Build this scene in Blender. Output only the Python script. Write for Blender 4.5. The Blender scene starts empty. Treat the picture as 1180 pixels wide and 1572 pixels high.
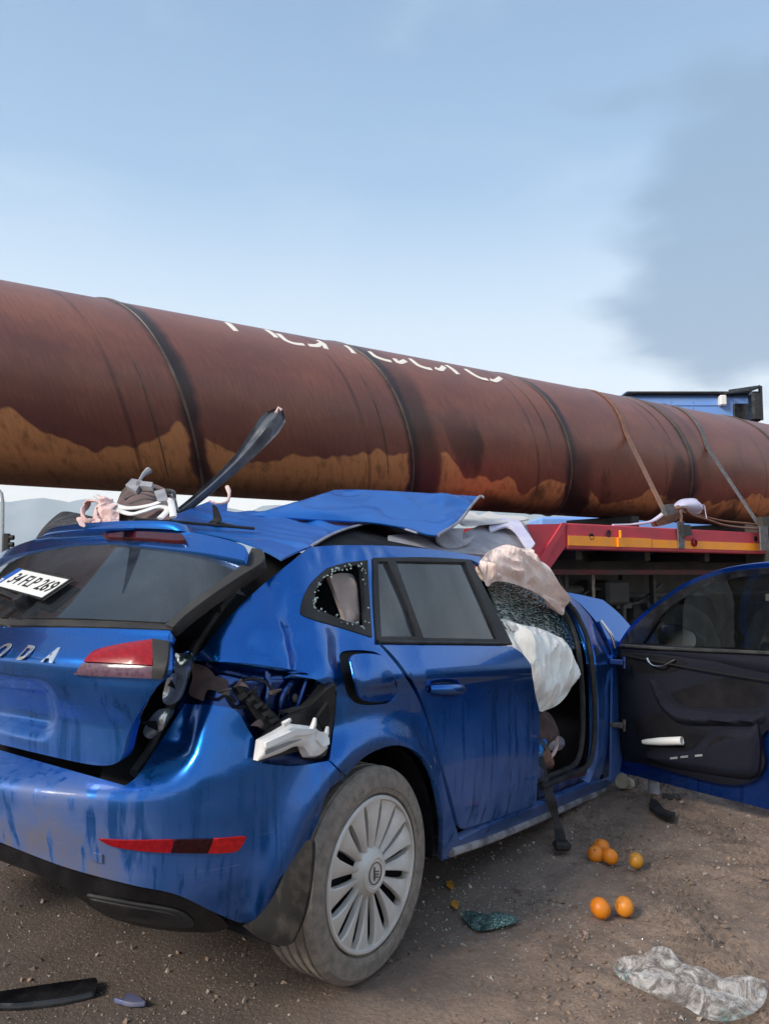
import bpy, math, random
import numpy as np
from mathutils import Vector, noise
from mathutils.geometry import delaunay_2d_cdt
random.seed(7)
S = bpy.context.scene
COL = S.collection
V3 = lambda *a: np.array(a, float)
# ------------------------------------------------------------ camera
FPX = 1181.0; CAMH = 1.21; PITCH = math.atan(94/1181)
cam = bpy.data.cameras.new('camera'); co = bpy.data.objects.new('camera', cam); COL.objects.link(co)
co.location = (0, 0, CAMH); co.rotation_euler = (math.pi/2+PITCH, 0, 0)
cam.sensor_fit = 'VERTICAL'; cam.sensor_height = 24; cam.lens = 24*FPX/1572
cam.clip_start = .05; cam.clip_end = 20000
S.camera = co
CAM = V3(0, 0, CAMH); FWD = V3(0, math.cos(PITCH), math.sin(PITCH)); UPV = V3(0, -math.sin(PITCH), math.cos(PITCH))
def ray(px, py):
    return V3(1, 0, 0)*((px-590)/FPX)+UPV*((786-py)/FPX)+FWD
def pd(px, py, Y):                      # the place at horizontal distance Y seen in direction px,py
    d = ray(px, py); return CAM+d*(Y/d[1])
# ------------------------------------------------------------ sky and sun
SUN_EL, SUN_AZ = math.radians(33), math.radians(232)      # azimuth clockwise from +Y
w = bpy.data.worlds.new('World'); S.world = w; w.use_nodes = True
nt = w.node_tree; nt.nodes.clear()
def N(nt, t, **k):
    n = nt.nodes.new(t)
    for a, b in k.items():
        if a == 'i':
            for q, v in b.items(): n.inputs[q].default_value = v
        else: setattr(n, a, b)
    return n
def L(nt, a, b): nt.links.new(a, b)
out = N(nt, 'ShaderNodeOutputWorld'); bg = N(nt, 'ShaderNodeBackground', i={'Strength': .1}); L(nt, bg.outputs[0], out.inputs[0])
sky = N(nt, 'ShaderNodeTexSky', sky_type='NISHITA', sun_disc=False, sun_elevation=SUN_EL, sun_rotation=SUN_AZ, air_density=1.2, dust_density=1.5)
tc = N(nt, 'ShaderNodeTexCoord')
sep = N(nt, 'ShaderNodeSeparateXYZ'); L(nt, tc.outputs['Generated'], sep.inputs[0])
ramp = N(nt, 'ShaderNodeValToRGB'); L(nt, sep.outputs[2], ramp.inputs[0])
cr = ramp.color_ramp
els = [(0.0, (.94, .88, .80)), (.06, (.84, .82, .80)), (.17, (.66, .70, .74)), (.32, (.42, .52, .62)), (.46, (.21, .33, .485)), (.62, (.15, .25, .39)), (1, (.34, .43, .55))]
while len(cr.elements) < len(els): cr.elements.new(.5)
for e, (p, c) in zip(cr.elements, els): e.position = p; e.color = (*c, 1)
scl = N(nt, 'ShaderNodeVectorMath', operation='SCALE', i={'Scale': 10.8}); L(nt, ramp.outputs[0], scl.inputs[0])
mx = N(nt, 'ShaderNodeMix', data_type='RGBA', i={0: .85}); L(nt, sky.outputs[0], mx.inputs[6]); L(nt, scl.outputs[0], mx.inputs[7])
# soft cloud bank to the right plus thin veils everywhere
mp = N(nt, 'ShaderNodeMapping', i={'Scale': (1.0, 1.0, 2.6)}); L(nt, tc.outputs['Generated'], mp.inputs[0])
n1 = N(nt, 'ShaderNodeTexNoise', i={'Scale': 2.3, 'Detail': 6, 'Roughness': .55, 'Distortion': .3}); L(nt, mp.outputs[0], n1.inputs[0])
n2 = N(nt, 'ShaderNodeTexNoise', i={'Scale': 4.2, 'Detail': 7, 'Roughness': .50}); L(nt, mp.outputs[0], n2.inputs[0])
cdir = ray(1170, 345); cdir /= np.linalg.norm(cdir)
sub = N(nt, 'ShaderNodeVectorMath', operation='SUBTRACT'); L(nt, tc.outputs['Generated'], sub.inputs[0]); sub.inputs[1].default_value = cdir
sc2 = N(nt, 'ShaderNodeVectorMath', operation='MULTIPLY'); L(nt, sub.outputs[0], sc2.inputs[0]); sc2.inputs[1].default_value = (1, 1, 1.05)
ln = N(nt, 'ShaderNodeVectorMath', operation='LENGTH'); L(nt, sc2.outputs[0], ln.inputs[0])
ad = N(nt, 'ShaderNodeMath', operation='MULTIPLY_ADD'); L(nt, n2.outputs[0], ad.inputs[0]); ad.inputs[1].default_value = .40; L(nt, ln.outputs[1], ad.inputs[2])
mr = N(nt, 'ShaderNodeMapRange', interpolation_type='SMOOTHSTEP', i={1: .31, 2: .41, 3: .85, 4: 0}); L(nt, ad.outputs[0], mr.inputs[0])
mr2 = N(nt, 'ShaderNodeMapRange', interpolation_type='SMOOTHSTEP', i={1: .48, 2: .75, 3: 0, 4: .30}); L(nt, n1.outputs[0], mr2.inputs[0])
c1 = N(nt, 'ShaderNodeMix', data_type='RGBA', i={7: (4.6, 5.3, 6.2, 1)}); L(nt, mr2.outputs[0], c1.inputs[0]); L(nt, mx.outputs[2], c1.inputs[6])
c2 = N(nt, 'ShaderNodeMix', data_type='RGBA', i={7: (1.5, 2.4, 3.6, 1)}); L(nt, mr.outputs[0], c2.inputs[0]); L(nt, c1.outputs[2], c2.inputs[6])
L(nt, c2.outputs[2], bg.inputs[0])
sl = bpy.data.lights.new('sun', 'SUN'); so = bpy.data.objects.new('sun', sl); COL.objects.link(so)
sl.energy = 2.6; sl.angle = math.radians(16); sl.color = (1, .92, .80)
sd = Vector((math.sin(SUN_AZ)*math.cos(SUN_EL), math.cos(SUN_AZ)*math.cos(SUN_EL), math.sin(SUN_EL)))
so.rotation_euler = sd.to_track_quat('Z', 'Y').to_euler()
S.view_settings.view_transform = 'Standard'; S.view_settings.look = 'None'
S.view_settings.exposure = 0.85; S.view_settings.gamma = 1
S.view_settings.use_curve_mapping = False

# ------------------------------------------------------------ materials
M = {}
def mat(name, col, rough=.5, metal=0., **k):
    m = bpy.data.materials.new(name); m.use_nodes = True; M[name] = m
    b = m.node_tree.nodes['Principled BSDF']
    b.inputs['Base Color'].default_value = (*col, 1); b.inputs['Roughness'].default_value = rough; b.inputs['Metallic'].default_value = metal
    for a, v in k.items(): b.inputs[a.replace('_', ' ')].default_value = v
    return m, m.node_tree, b
def noisy(nt, scale, detail=6, rough=.6, mapscale=(1, 1, 1), src='Object', dist=0.):
    t = N(nt, 'ShaderNodeTexCoord'); m = N(nt, 'ShaderNodeMapping', i={'Scale': mapscale}); L(nt, t.outputs[src], m.inputs[0])
    n = N(nt, 'ShaderNodeTexNoise', i={'Scale': scale, 'Detail': detail, 'Roughness': rough, 'Distortion': dist}); L(nt, m.outputs[0], n.inputs[0])
    return n.outputs[0]
def rng(nt, s, a, b, c=0., d=1.):
    r = N(nt, 'ShaderNodeMapRange', i={1: a, 2: b, 3: c, 4: d}); L(nt, s, r.inputs[0]); return r.outputs[0]
def mul(nt, a, b, op='MULTIPLY'):
    r = N(nt, 'ShaderNodeMath', operation=op, use_clamp=True)
    for k, x in enumerate((a, b)):
        if isinstance(x, (int, float)): r.inputs[k].default_value = x
        else: L(nt, x, r.inputs[k])
    return r.outputs[0]
def mixc(nt, f, a, b):
    r = N(nt, 'ShaderNodeMix', data_type='RGBA')
    if isinstance(f, (int, float)): r.inputs[0].default_value = f
    else: L(nt, f, r.inputs[0])
    for k, x in ((6, a), (7, b)):
        if isinstance(x, tuple): r.inputs[k].default_value = (*x, 1)
        else: L(nt, x, r.inputs[k])
    return r.outputs[2]
def bump(nt, b, h, strength=.3, dist=.01):
    q = N(nt, 'ShaderNodeBump', i={'Strength': strength, 'Distance': dist}); L(nt, h, q.inputs['Height']); L(nt, q.outputs[0], b.inputs['Normal'])
def worn(name, col, col2, rough=.6, metal=0., scale=12, amt=(.4, .65), bmp=.2, bscale=60, bdist=.004, rough2=None, mapscale=(1, 1, 1), **k):
    m, nt, b = mat(name, col, rough, metal, **k)
    f = rng(nt, noisy(nt, scale, mapscale=mapscale), *amt)
    L(nt, mixc(nt, f, col, col2), b.inputs['Base Color'])
    if rough2 is not None: L(nt, rng(nt, f, 0, 1, rough, rough2), b.inputs['Roughness'])
    if bmp: bump(nt, b, noisy(nt, bscale, 4), bmp, bdist)
    return m
# metallic blue paint with road film, drips and fine dust
def paint(name, col, dirt=1.0, rg=.24, mt=.9, ct=.8, scr=.25):
    m, nt, b = mat(name, col, rg, mt, Coat_Weight=ct, Coat_Roughness=.05, Coat_IOR=1.45)
    t = N(nt, 'ShaderNodeTexCoord'); s = N(nt, 'ShaderNodeSeparateXYZ'); L(nt, t.outputs['Object'], s.inputs[0])
    low = rng(nt, s.outputs[2], .30, .80, .40, .01)
    sm = noisy(nt, 3.2, 5, .6); st = noisy(nt, 9, 4, .55, (3.2, 3.2, .22), dist=.2)
    sp = noisy(nt, 190, 2, .5)
    dp_ = N(nt, 'ShaderNodeVectorMath', operation='DOT_PRODUCT'); L(nt, t.outputs['Object'], dp_.inputs[0]); dp_.inputs[1].default_value = (.574, .819, 0)
    rear = mul(nt, rng(nt, dp_.outputs['Value'], -.60, -.78), rng(nt, s.outputs[2], .45, 1.02, 1.0, .0))
    low = mul(nt, low, mul(nt, rear, .95), 'ADD')
    film = mul(nt, mul(nt, low, rng(nt, sm, .35, .62, .45, 1.25)), rng(nt, st, .38, .47, .30, 1.05))
    drip = mul(nt, rng(nt, noisy(nt, 22, 3, .6, (1.5, 1.5, .10), dist=1.4), .63, .67, 0, .30), rng(nt, s.outputs[2], .25, .75, 1, 0))
    speck = mul(nt, rng(nt, sp, .70, .76), .16)
    f = mul(nt, mul(nt, mul(nt, film, drip, 'SUBTRACT'), speck, 'ADD'), dirt)
    L(nt, mixc(nt, f, col, (.135, .125, .155)), b.inputs['Base Color'])
    L(nt, rng(nt, f, 0, .6, rg, .65), b.inputs['Roughness']); L(nt, rng(nt, f, 0, .5, mt, 0), b.inputs['Metallic'])
    L(nt, rng(nt, f, 0, .6, ct, .05), b.inputs['Coat Weight'])
    mps = N(nt, 'ShaderNodeMapping', i={'Scale': (1.2, 1.2, 22), 'Rotation': (.5, .35, .2)}); L(nt, t.outputs['Object'], mps.inputs[0])
    ns_ = N(nt, 'ShaderNodeTexNoise', i={'Scale': 5.5, 'Detail': 6, 'Roughness': .62}); L(nt, mps.outputs[0], ns_.inputs[0])
    sc_ = mul(nt, mul(nt, rng(nt, ns_.outputs[0], .64, .68), rng(nt, noisy(nt, 2.1, 3), .44, .56)), scr)
    old = b.inputs['Base Color'].links[0].from_socket; L(nt, mixc(nt, sc_, old, (.30, .32, .36)), b.inputs['Base Color'])
    bump(nt, b, noisy(nt, 5.5, 3), .14, .02)
    return m
paint('car_blue', (.002, .115, .44))
paint('car_blue_shaded', (.003, .05, .30), .15)  # same body paint darkened, the inner door's shade put into its colour
paint('roof_blue', (.006, .12, .46), .8, .42, .25, .25, .75)
worn('truck_blue', (.16, .32, .72), (.20, .34, .66), .4, scale=3, bmp=0)
paint('blue_primer', (.008, .05, .22), 1.5)
worn('black_plastic', (.012, .012, .014), (.04, .036, .034), .45, scale=7, rough2=.75, Specular_IOR_Level=.3)
worn('gloss_black', (.006, .006, .008), (.02, .02, .022), .12, scale=9, bmp=0, rough2=.35)
worn('dusty_black', (.018, .018, .02), (.05, .047, .045), .6, scale=5, amt=(.3, .7), Specular_IOR_Level=.3)
worn('rubber_seal', (.012, .012, .013), (.04, .04, .04), .55, scale=14)
worn('trim_fabric', (.007, .008, .016), (.012, .013, .023), .8, scale=160, bscale=500, bdist=.001, bmp=.4, Specular_IOR_Level=.18)
worn('cabin_dark', (.006, .006, .009), (.014, .013, .016), .8, scale=9, Specular_IOR_Level=.15)
worn('tyre_rubber', (.135, .114, .096), (.25, .21, .175), .85, scale=38, amt=(.30, .66), bmp=.5, bscale=90)
worn('truck_tyre', (.015, .015, .015), (.05, .045, .04), .85, scale=7)
worn('hubcap_silver', (.66, .62, .58), (.50, .46, .42), .45, .3, scale=5, bmp=.1, rough2=.75)
worn('mud_dust', (.13, .11, .10), (.05, .045, .045), .85, scale=6)
worn('red_frame', (.62, .045, .07), (.42, .06, .075), .55, scale=6, amt=(.35, .7), rough2=.8)
worn('red_dark', (.12, .012, .02), (.05, .03, .03), .65, scale=5)
worn('orange_tape', (1.0, .33, .006), (.85, .30, .04), .45, scale=9, amt=(.4, .75))
worn('chassis_dark', (.02, .021, .022), (.075, .065, .055), .7, scale=4, amt=(.35, .75))
worn('grey_plastic', (.20, .20, .22), (.33, .32, .34), .6, scale=8)
worn('liner_grey', (.34, .33, .36), (.20, .18, .21), .85, scale=5)
worn('liner_brown', (.075, .055, .05), (.16, .10, .10), .9, scale=12)
worn('steel_dirty', (.22, .21, .20), (.10, .08, .06), .45, .6, scale=14)
worn('lamp_white', (.72, .70, .68), (.46, .41, .37), .45, scale=7, amt=(.52, .75))
worn('strap_brown', (.27, .13, .085), (.16, .10, .08), .9, scale=30)
worn('strap_grey', (.10, .10, .11), (.19, .17, .16), .85, scale=30)
worn('sack_violet', (.52, .48, .66), (.62, .60, .68), .8, scale=8)
worn('cream_metal', (.40, .36, .27), (.25, .20, .14), .6, scale=8)
worn('galvanised', (.25, .26, .27), (.12, .11, .10), .5, .6, scale=8)
worn('post_grey', (.36, .38, .40), (.28, .29, .30), .5, .3, scale=8)
def cloth(name, c, c2):
    m, nt, b = mat(name, c, .9, Sheen_Weight=.2, Subsurface_Weight=.15, Subsurface_Scale=.02)
    L(nt, mixc(nt, rng(nt, noisy(nt, 6), .35, .7), c, c2), b.inputs['Base Color'])
    a = noisy(nt, 7, 3, .5, (1, 1, .45), dist=2.2); bump(nt, b, a, .9, .028)
cloth('airbag_white', (.86, .84, .79), (.78, .75, .70))
cloth('airbag_pink', (.88, .68, .60), (.80, .60, .53))
cloth('pillar_beige', (.50, .40, .36), (.40, .32, .29))
cloth('pink_cloth', (.74, .52, .49), (.55, .36, .34))
cloth('black_cloth', (.010, .011, .018), (.02, .02, .03))
worn('lamp_insert', (.55, .60, .62), (.10, .16, .18), .12, .6, scale=16, amt=(.45, .6), bmp=.5, bscale=18, bdist=.008)
worn('grey_gloss', (.10, .105, .12), (.05, .05, .06), .22, scale=12)
worn('sill_dust', (.34, .32, .33), (.12, .11, .12), .6, scale=9, amt=(.4, .6))
worn('flap_rubber', (.013, .012, .012), (.065, .056, .05), .7, scale=12, amt=(.50, .74), Specular_IOR_Level=.3)
mat('letter_chrome', (.75, .75, .74), .22, .9)
mat('chrome', (.6, .6, .62), .2, 1)
mat('plate_white', (.72, .72, .70), .35)
mat('plate_blue', (.02, .10, .42), .35)
mat('print_black', (.012, .012, .012), .4)
mat('bottle_blue', (.03, .22, .62), .35)
mat('paper_white', (.78, .77, .74), .6)
mat('chalk', (.85, .78, .68), .9)
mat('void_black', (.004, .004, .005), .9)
def lens(name, c, c2):
    m, nt, b = mat(name, c, .22, Coat_Weight=.25, Coat_Roughness=.03, Specular_IOR_Level=.25)
    v = N(nt, 'ShaderNodeTexVoronoi', i={'Scale': 90}); t = N(nt, 'ShaderNodeTexCoord'); L(nt, t.outputs['Object'], v.inputs[0])
    L(nt, mixc(nt, rng(nt, v.outputs[0], 0, .7), c, c2), b.inputs['Base Color']); bump(nt, b, v.outputs[0], .08, .001)
lens('lens_red', (.34, .006, .012), (.24, .004, .009)); lens('lens_dark', (.035, .003, .005), (.02, .002, .004)); lens('lens_bright', (.62, .012, .014), (.40, .008, .01))
lens('lens_clear', (.07, .035, .06), (.14, .08, .11)); lens('brake_lens', (.07, .004, .008), (.04, .003, .006))
def glass(name, tint, rough=.02, mixf=.0, dust_sheen=.25, dcol=(.25, .26, .28)):
    m = bpy.data.materials.new(name); m.use_nodes = True; M[name] = m; nt = m.node_tree; nt.nodes.clear()
    o = N(nt, 'ShaderNodeOutputMaterial'); tr = N(nt, 'ShaderNodeBsdfTransparent', i={0: (*tint, 1)})
    gl = N(nt, 'ShaderNodeBsdfGlossy', i={0: (1, 1, 1, 1), 'Roughness': rough}); fr = N(nt, 'ShaderNodeFresnel', i={0: 1.55})
    di = N(nt, 'ShaderNodeBsdfDiffuse', i={0: (*dcol, 1)})
    m1 = N(nt, 'ShaderNodeMixShader'); m2 = N(nt, 'ShaderNodeMixShader')
    L(nt, mul(nt, rng(nt, noisy(nt, 2.5, 6, .6, (1, 1, .6), dist=.8), .3, .75), dust_sheen), m1.inputs[0]); L(nt, tr.outputs[0], m1.inputs[1]); L(nt, di.outputs[0], m1.inputs[2])
    L(nt, fr.outputs[0], m2.inputs[0]); L(nt, m1.outputs[0], m2.inputs[1]); L(nt, gl.outputs[0], m2.inputs[2]); L(nt, m2.outputs[0], o.inputs[0])
glass('tint_glass', (.05, .05, .055), dust_sheen=.40); glass('rear_glass', (.03, .03, .034), dust_sheen=.33, dcol=(.16, .19, .23))  # side glass: pale layer is dust plus painted cloud reflections
glass('door_glass', (.34, .37, .36), dust_sheen=.06, dcol=(.10, .11, .11)); glass('clear_plastic', (.75, .85, .9), .1, dust_sheen=.4, dcol=(.5, .55, .6))
# shattered laminated glass
m, nt, b = mat('shattered_glass', (.03, .06, .055), .2)
v = N(nt, 'ShaderNodeTexVoronoi', feature='DISTANCE_TO_EDGE', i={'Scale': 46}); t = N(nt, 'ShaderNodeTexCoord'); mp_ = N(nt, 'ShaderNodeMapping', i={'Scale': (.5, .35, 1.9), 'Rotation': (.1, -.55, .3)})
ns = noisy(nt, 30, 3); L(nt, t.outputs['Object'], mp_.inputs[0]); L(nt, mp_.outputs[0], v.inputs[0])
cm = mul(nt, rng(nt, v.outputs[0], 0, .055, 1, 0), rng(nt, ns, .42, .58))
L(nt, mixc(nt, cm, (.012, .03, .027), (.50, .60, .57)), b.inputs['Base Color']); L(nt, rng(nt, cm, 0, 1, .12, .6), b.inputs['Roughness']); bump(nt, b, v.outputs[0], .6, .01)
m, nt, b = mat('glass_heap', (.03, .06, .055), .15)
v = N(nt, 'ShaderNodeTexVoronoi', feature='DISTANCE_TO_EDGE', i={'Scale': 130}); t = N(nt, 'ShaderNodeTexCoord'); L(nt, t.outputs['Object'], v.inputs[0])
cm = mul(nt, rng(nt, v.outputs[0], 0, .16, 1, 0), rng(nt, noisy(nt, 20, 3), .36, .56)); L(nt, mixc(nt, cm, (.012, .04, .034), (.30, .46, .40)), b.inputs['Base Color']); bump(nt, b, v.outputs[0], .8, .01)
# rusty coated pipe (object space: X along the pipe, angle round it)
PD = V3(math.sin(math.radians(56.7)), math.cos(math.radians(56.7)), 0); PN = V3(PD[1], -PD[0], 0); PB = V3(0, 5.2, 2.185); PR = .518
HPITCH = 1.0  # patched below by measurement
# ------------------------------------------------------------ object helpers
def link(name, me, parent=None, m=None):
    o = bpy.data.objects.new(name, me); COL.objects.link(o)
    if parent is not None: o.parent = parent
    if m and not me.materials: me.materials.append(M[m] if isinstance(m, str) else m)
    return o
def thing(name, label, cat, loc, group=None):
    o = bpy.data.objects.new(name, None); COL.objects.link(o); o.location = loc; o['label'] = label; o['category'] = cat
    o.empty_display_size = .1
    if group: o['group'] = group
    return o
def tag(o, label=None, cat=None, group=None, kind=None):
    for k, v in (('label', label), ('category', cat), ('group', group), ('kind', kind)):
        if v: o[k] = v
    return o
def rootloc(parent):
    p = V3(0, 0, 0)
    while parent is not None: p = p+np.array(parent.location); parent = parent.parent
    return p
def mesh(name, verts, faces, m, parent=None, smooth=True, sharp=None, normals=None, org=None):
    org = rootloc(parent) if org is None else org
    me = bpy.data.meshes.new(name); vs = np.asarray(verts, float)-org
    me.from_pydata([tuple(v) for v in vs], [], [tuple(int(i) for i in f) for f in faces]); me.update()
    if smooth:
        me.polygons.foreach_set('use_smooth', [True]*len(me.polygons))
        if sharp and normals is None: me.set_sharp_from_angle(angle=math.radians(sharp))
    if normals is not None: me.normals_split_custom_set_from_vertices([tuple(n) for n in normals])
    o = link(name, me, parent, m)
    if parent is None: o.location = tuple(org)
    return o
class MB:                                 # collects simple solids into one mesh
    def __init__(s): s.v = []; s.f = []
    def add(s, v, f): k = len(s.v); s.v += [np.asarray(p, float) for p in v]; s.f += [[i+k for i in q] for q in f]; return s
    def box(s, c, ax, sz, bev=0.):
        c = np.asarray(c, float); ax = [np.asarray(a, float) for a in ax]
        if bev <= 0:
            v = [c+ax[0]*sz[0]*i/2+ax[1]*sz[1]*j/2+ax[2]*sz[2]*k/2 for i in (-1, 1) for j in (-1, 1) for k in (-1, 1)]
            return s.add(v, [(0, 1, 3, 2), (4, 6, 7, 5), (0, 4, 5, 1), (2, 3, 7, 6), (0, 2, 6, 4), (1, 5, 7, 3)])
        v = []; idx = {}
        for i in (-1, 1):
            for j in (-1, 1):
                for k in (-1, 1):
                    for q in range(3):
                        h = [sz[0]/2-bev, sz[1]/2-bev, sz[2]/2-bev]; h[q] += bev
                        idx[(i, j, k, q)] = len(v); v.append(c+ax[0]*h[0]*i+ax[1]*h[1]*j+ax[2]*h[2]*k)
        f = []
        for q in range(3):
            a, b2 = [x for x in range(3) if x != q]
            for sg in (-1, 1):
                cs = []
                for u, v2 in ((-1, -1), (1, -1), (1, 1), (-1, 1)):
                    key = [0, 0, 0]; key[q] = sg; key[a] = u; key[b2] = v2; cs.append(idx[(*key, q)])
                f.append(cs)
        for q in range(3):
            a, b2 = [x for x in range(3) if x != q]
            for u in (-1, 1):
                for v2 in (-1, 1):
                    k1 = [0, 0, 0]; k1[a] = u; k1[b2] = v2; k2 = list(k1); k1[q] = -1; k2[q] = 1
                    f.append([idx[(*k1, a)], idx[(*k2, a)], idx[(*k2, b2)], idx[(*k1, b2)]])
        for key in [(i, j, k) for i in (-1, 1) for j in (-1, 1) for k in (-1, 1)]:
            f.append([idx[(*key, 0)], idx[(*key, 1)], idx[(*key, 2)]])
        return s.add(v, f)
    def tube(s, pts, r, n=8, flat=None, cap=True, up=None):
        pts = [np.asarray(p, float) for p in pts]; k = len(pts); rs = r if hasattr(r, '__len__') else [r]*k
        v = []; prev = None
        for i, p in enumerate(pts):
            t = pts[min(i+1, k-1)]-pts[max(i-1, 0)]; t = t/(np.linalg.norm(t)+1e-9)
            if up is not None: u = np.asarray(up, float)
            elif prev is None: u = V3(0, 0, 1) if abs(t[2]) < .9 else V3(1, 0, 0)
            else: u = prev
            u = u-t*(u@t); u /= np.linalg.norm(u)+1e-9; prev = u; b2 = np.cross(t, u)
            fl = flat if flat else 1.
            for j in range(n):
                a = 2*math.pi*(j+.5)/n; v.append(p+(u*math.sin(a)*fl+b2*math.cos(a))*rs[i])
        f = [[i*n+j, i*n+(j+1) % n, (i+1)*n+(j+1) % n, (i+1)*n+j] for i in range(k-1) for j in range(n)]
        if cap: f += [list(range(n))[::-1], [(k-1)*n+j for j in range(n)]]
        return s.add(v, f)
    def lathe(s, c, ax, prof, n=48, a0=0., a1=2*math.pi):     # prof: (radius, along)
        ax = np.asarray(ax, float); u = np.cross(ax, V3(0, 0, 1)); u = u/np.linalg.norm(u) if np.linalg.norm(u) > .1 else V3(1, 0, 0); w_ = np.cross(ax, u)
        full = abs(a1-a0-2*math.pi) < 1e-6; m_ = n if full else n+1; v = []
        for r, h in prof:
            for j in range(m_):
                a = a0+(a1-a0)*j/n; v.append(np.asarray(c)+ax*h+(u*math.cos(a)+w_*math.sin(a))*r)
        f = [[i*m_+j, i*m_+(j+1) % m_, (i+1)*m_+(j+1) % m_, (i+1)*m_+j] for i in range(len(prof)-1) for j in range(n)]
        return s.add(v, f)
    def build(s, name, m, parent=None, sharp=35, org=None, smooth=True): return mesh(name, s.v, s.f, m, parent, smooth, sharp, None, org)
def catmull(pts, n=6):
    out = []; k = len(pts)
    for i in range(k-1):
        p0 = pts[max(i-1, 0)]; p1 = pts[i]; p2 = pts[i+1]; p3 = pts[min(i+2, k-1)]
        for j in range(n):
            t = j/n; out.append(.5*((2*p1)+(-p0+p2)*t+(2*p0-5*p1+4*p2-p3)*t*t+(-p0+3*p1-3*p2+p3)*t**3))
    out.append(pts[-1]); return out
def smooth_loop(pts, n=5):               # pts: (x,y) smooth, (x,y,1) corner; closed
    k = len(pts); cs = [i for i, p in enumerate(pts) if len(p) > 2]
    P = [np.array(p[:2], float) for p in pts]
    if not cs:
        ext = [P[-1]]+P+[P[0], P[1]]; o = catmull(ext, n); return o[n:n+n*k]
    out = []
    for q, i in enumerate(cs):
        j = cs[(q+1) % len(cs)]; seg = [P[(i+t) % k] for t in range(((j-i) % k or k)+1)]
        out += catmull(seg, n if len(seg) > 2 else 4)[:-1]
    return out
class Surf:
    def __init__(s, ev, a, b): s.ev = ev; s.ar = a; s.br = b; s._grid = None
    def __call__(s, a, b): return s.ev(a, b)
    def proj(s, a, b):
        p = s.ev(a, b)-CAM; z = p@FWD; z = z if z > .01 else .01
        return np.array([590+FPX*p[0]/z, 786-FPX*(p@UPV)/z])
    def solve(s, px, py, guess=None):
        t = np.array([px, py], float)
        if guess is None:
            if s._grid is None:
                s._grid = [(a, b, s.proj(a, b)) for a in np.linspace(*s.ar, 26) for b in np.linspace(*s.br, 18)]
            g = min(s._grid, key=lambda q: (q[2][0]-px)**2+(q[2][1]-py)**2); a, b = g[0], g[1]
        else: a, b = guess
        for _ in range(14):
            q = s.proj(a, b); e = t-q
            if abs(e).max() < .05: break
            h = 1e-3; J = np.array([(s.proj(a+h, b)-q)/h, (s.proj(a, b+h)-q)/h]).T
            try: d = np.linalg.solve(J, e)
            except Exception: break
            m_ = np.abs(d).max(); d = d*min(1, .12*(s.ar[1]-s.ar[0])/max(m_, 1e-9)); a += d[0]; b += d[1]
            a = min(max(a, s.ar[0]-1), s.ar[1]+1); b = min(max(b, s.br[0]-.5), s.br[1]+.5)
        return a, b
    def normal(s, a, b, disp=None, h=2e-3):
        f = (lambda a, b: s.ev(a, b)) if disp is None else (lambda a, b: s.ev(a, b)+disp(a, b))
        n = np.cross(f(a+h, b)-f(a-h, b), f(a, b+h)-f(a, b-h)); l = np.linalg.norm(n)
        n = n/l if l > 0 else V3(0, 0, 1)
        return n if n@(CAM-s.ev(a, b)) > 0 or getattr(s, 'keep', 0) else -n
def plane_surf(p0, ua, ub, a=(-3, 3), b=(-3, 3)):
    return Surf(lambda x, y: p0+ua*x+ub*y, a, b)
def plane3(A, B, C, bulge=0):
    ua = (B-A)/np.linalg.norm(B-A); n = np.cross(ua, C-A); n /= np.linalg.norm(n); return plane_surf(A, ua, np.cross(n, ua))
def inside(P, poly):
    x, y = P[:, 0], P[:, 1]; c = np.zeros(len(P), bool); q = np.roll(poly, -1, 0)
    for (x1, y1), (x2, y2) in zip(poly, q):
        m_ = (y1 > y) != (y2 > y)
        if abs(y2-y1) > 1e-12: c ^= m_ & (x < (x2-x1)*(y-y1)/(y2-y1)+x1)
    return c
def dist_edge(P, poly):
    q = np.roll(poly, -1, 0); d = np.full(len(P), 1e9)
    for a, b in zip(poly, q):
        ab = b-a; l = max(ab@ab, 1e-12); t = np.clip(((P-a)@ab)/l, 0, 1); d = np.minimum(d, np.hypot(*(P-a-t[:, None]*ab).T))
    return d
def to_ab(surf, pts, n=5, ab=False):
    if ab: return np.array(smooth_loop(pts, n))
    px = smooth_loop(pts, n); out = []; g = None
    for p in px: out.append(surf.solve(p[0], p[1]))
    return np.array(out)
def shrink(poly, d):
    a = np.roll(poly, 1, 0); b = np.roll(poly, -1, 0); t = b-a; t /= np.linalg.norm(t, axis=1)[:, None]+1e-9
    ar = np.sum(poly[:, 0]*np.roll(poly[:, 1], -1)-poly[:, 1]*np.roll(poly[:, 0], -1)); s = 1 if ar > 0 else -1
    return poly+np.stack([-t[:, 1], t[:, 0]], 1)*d*s
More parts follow.
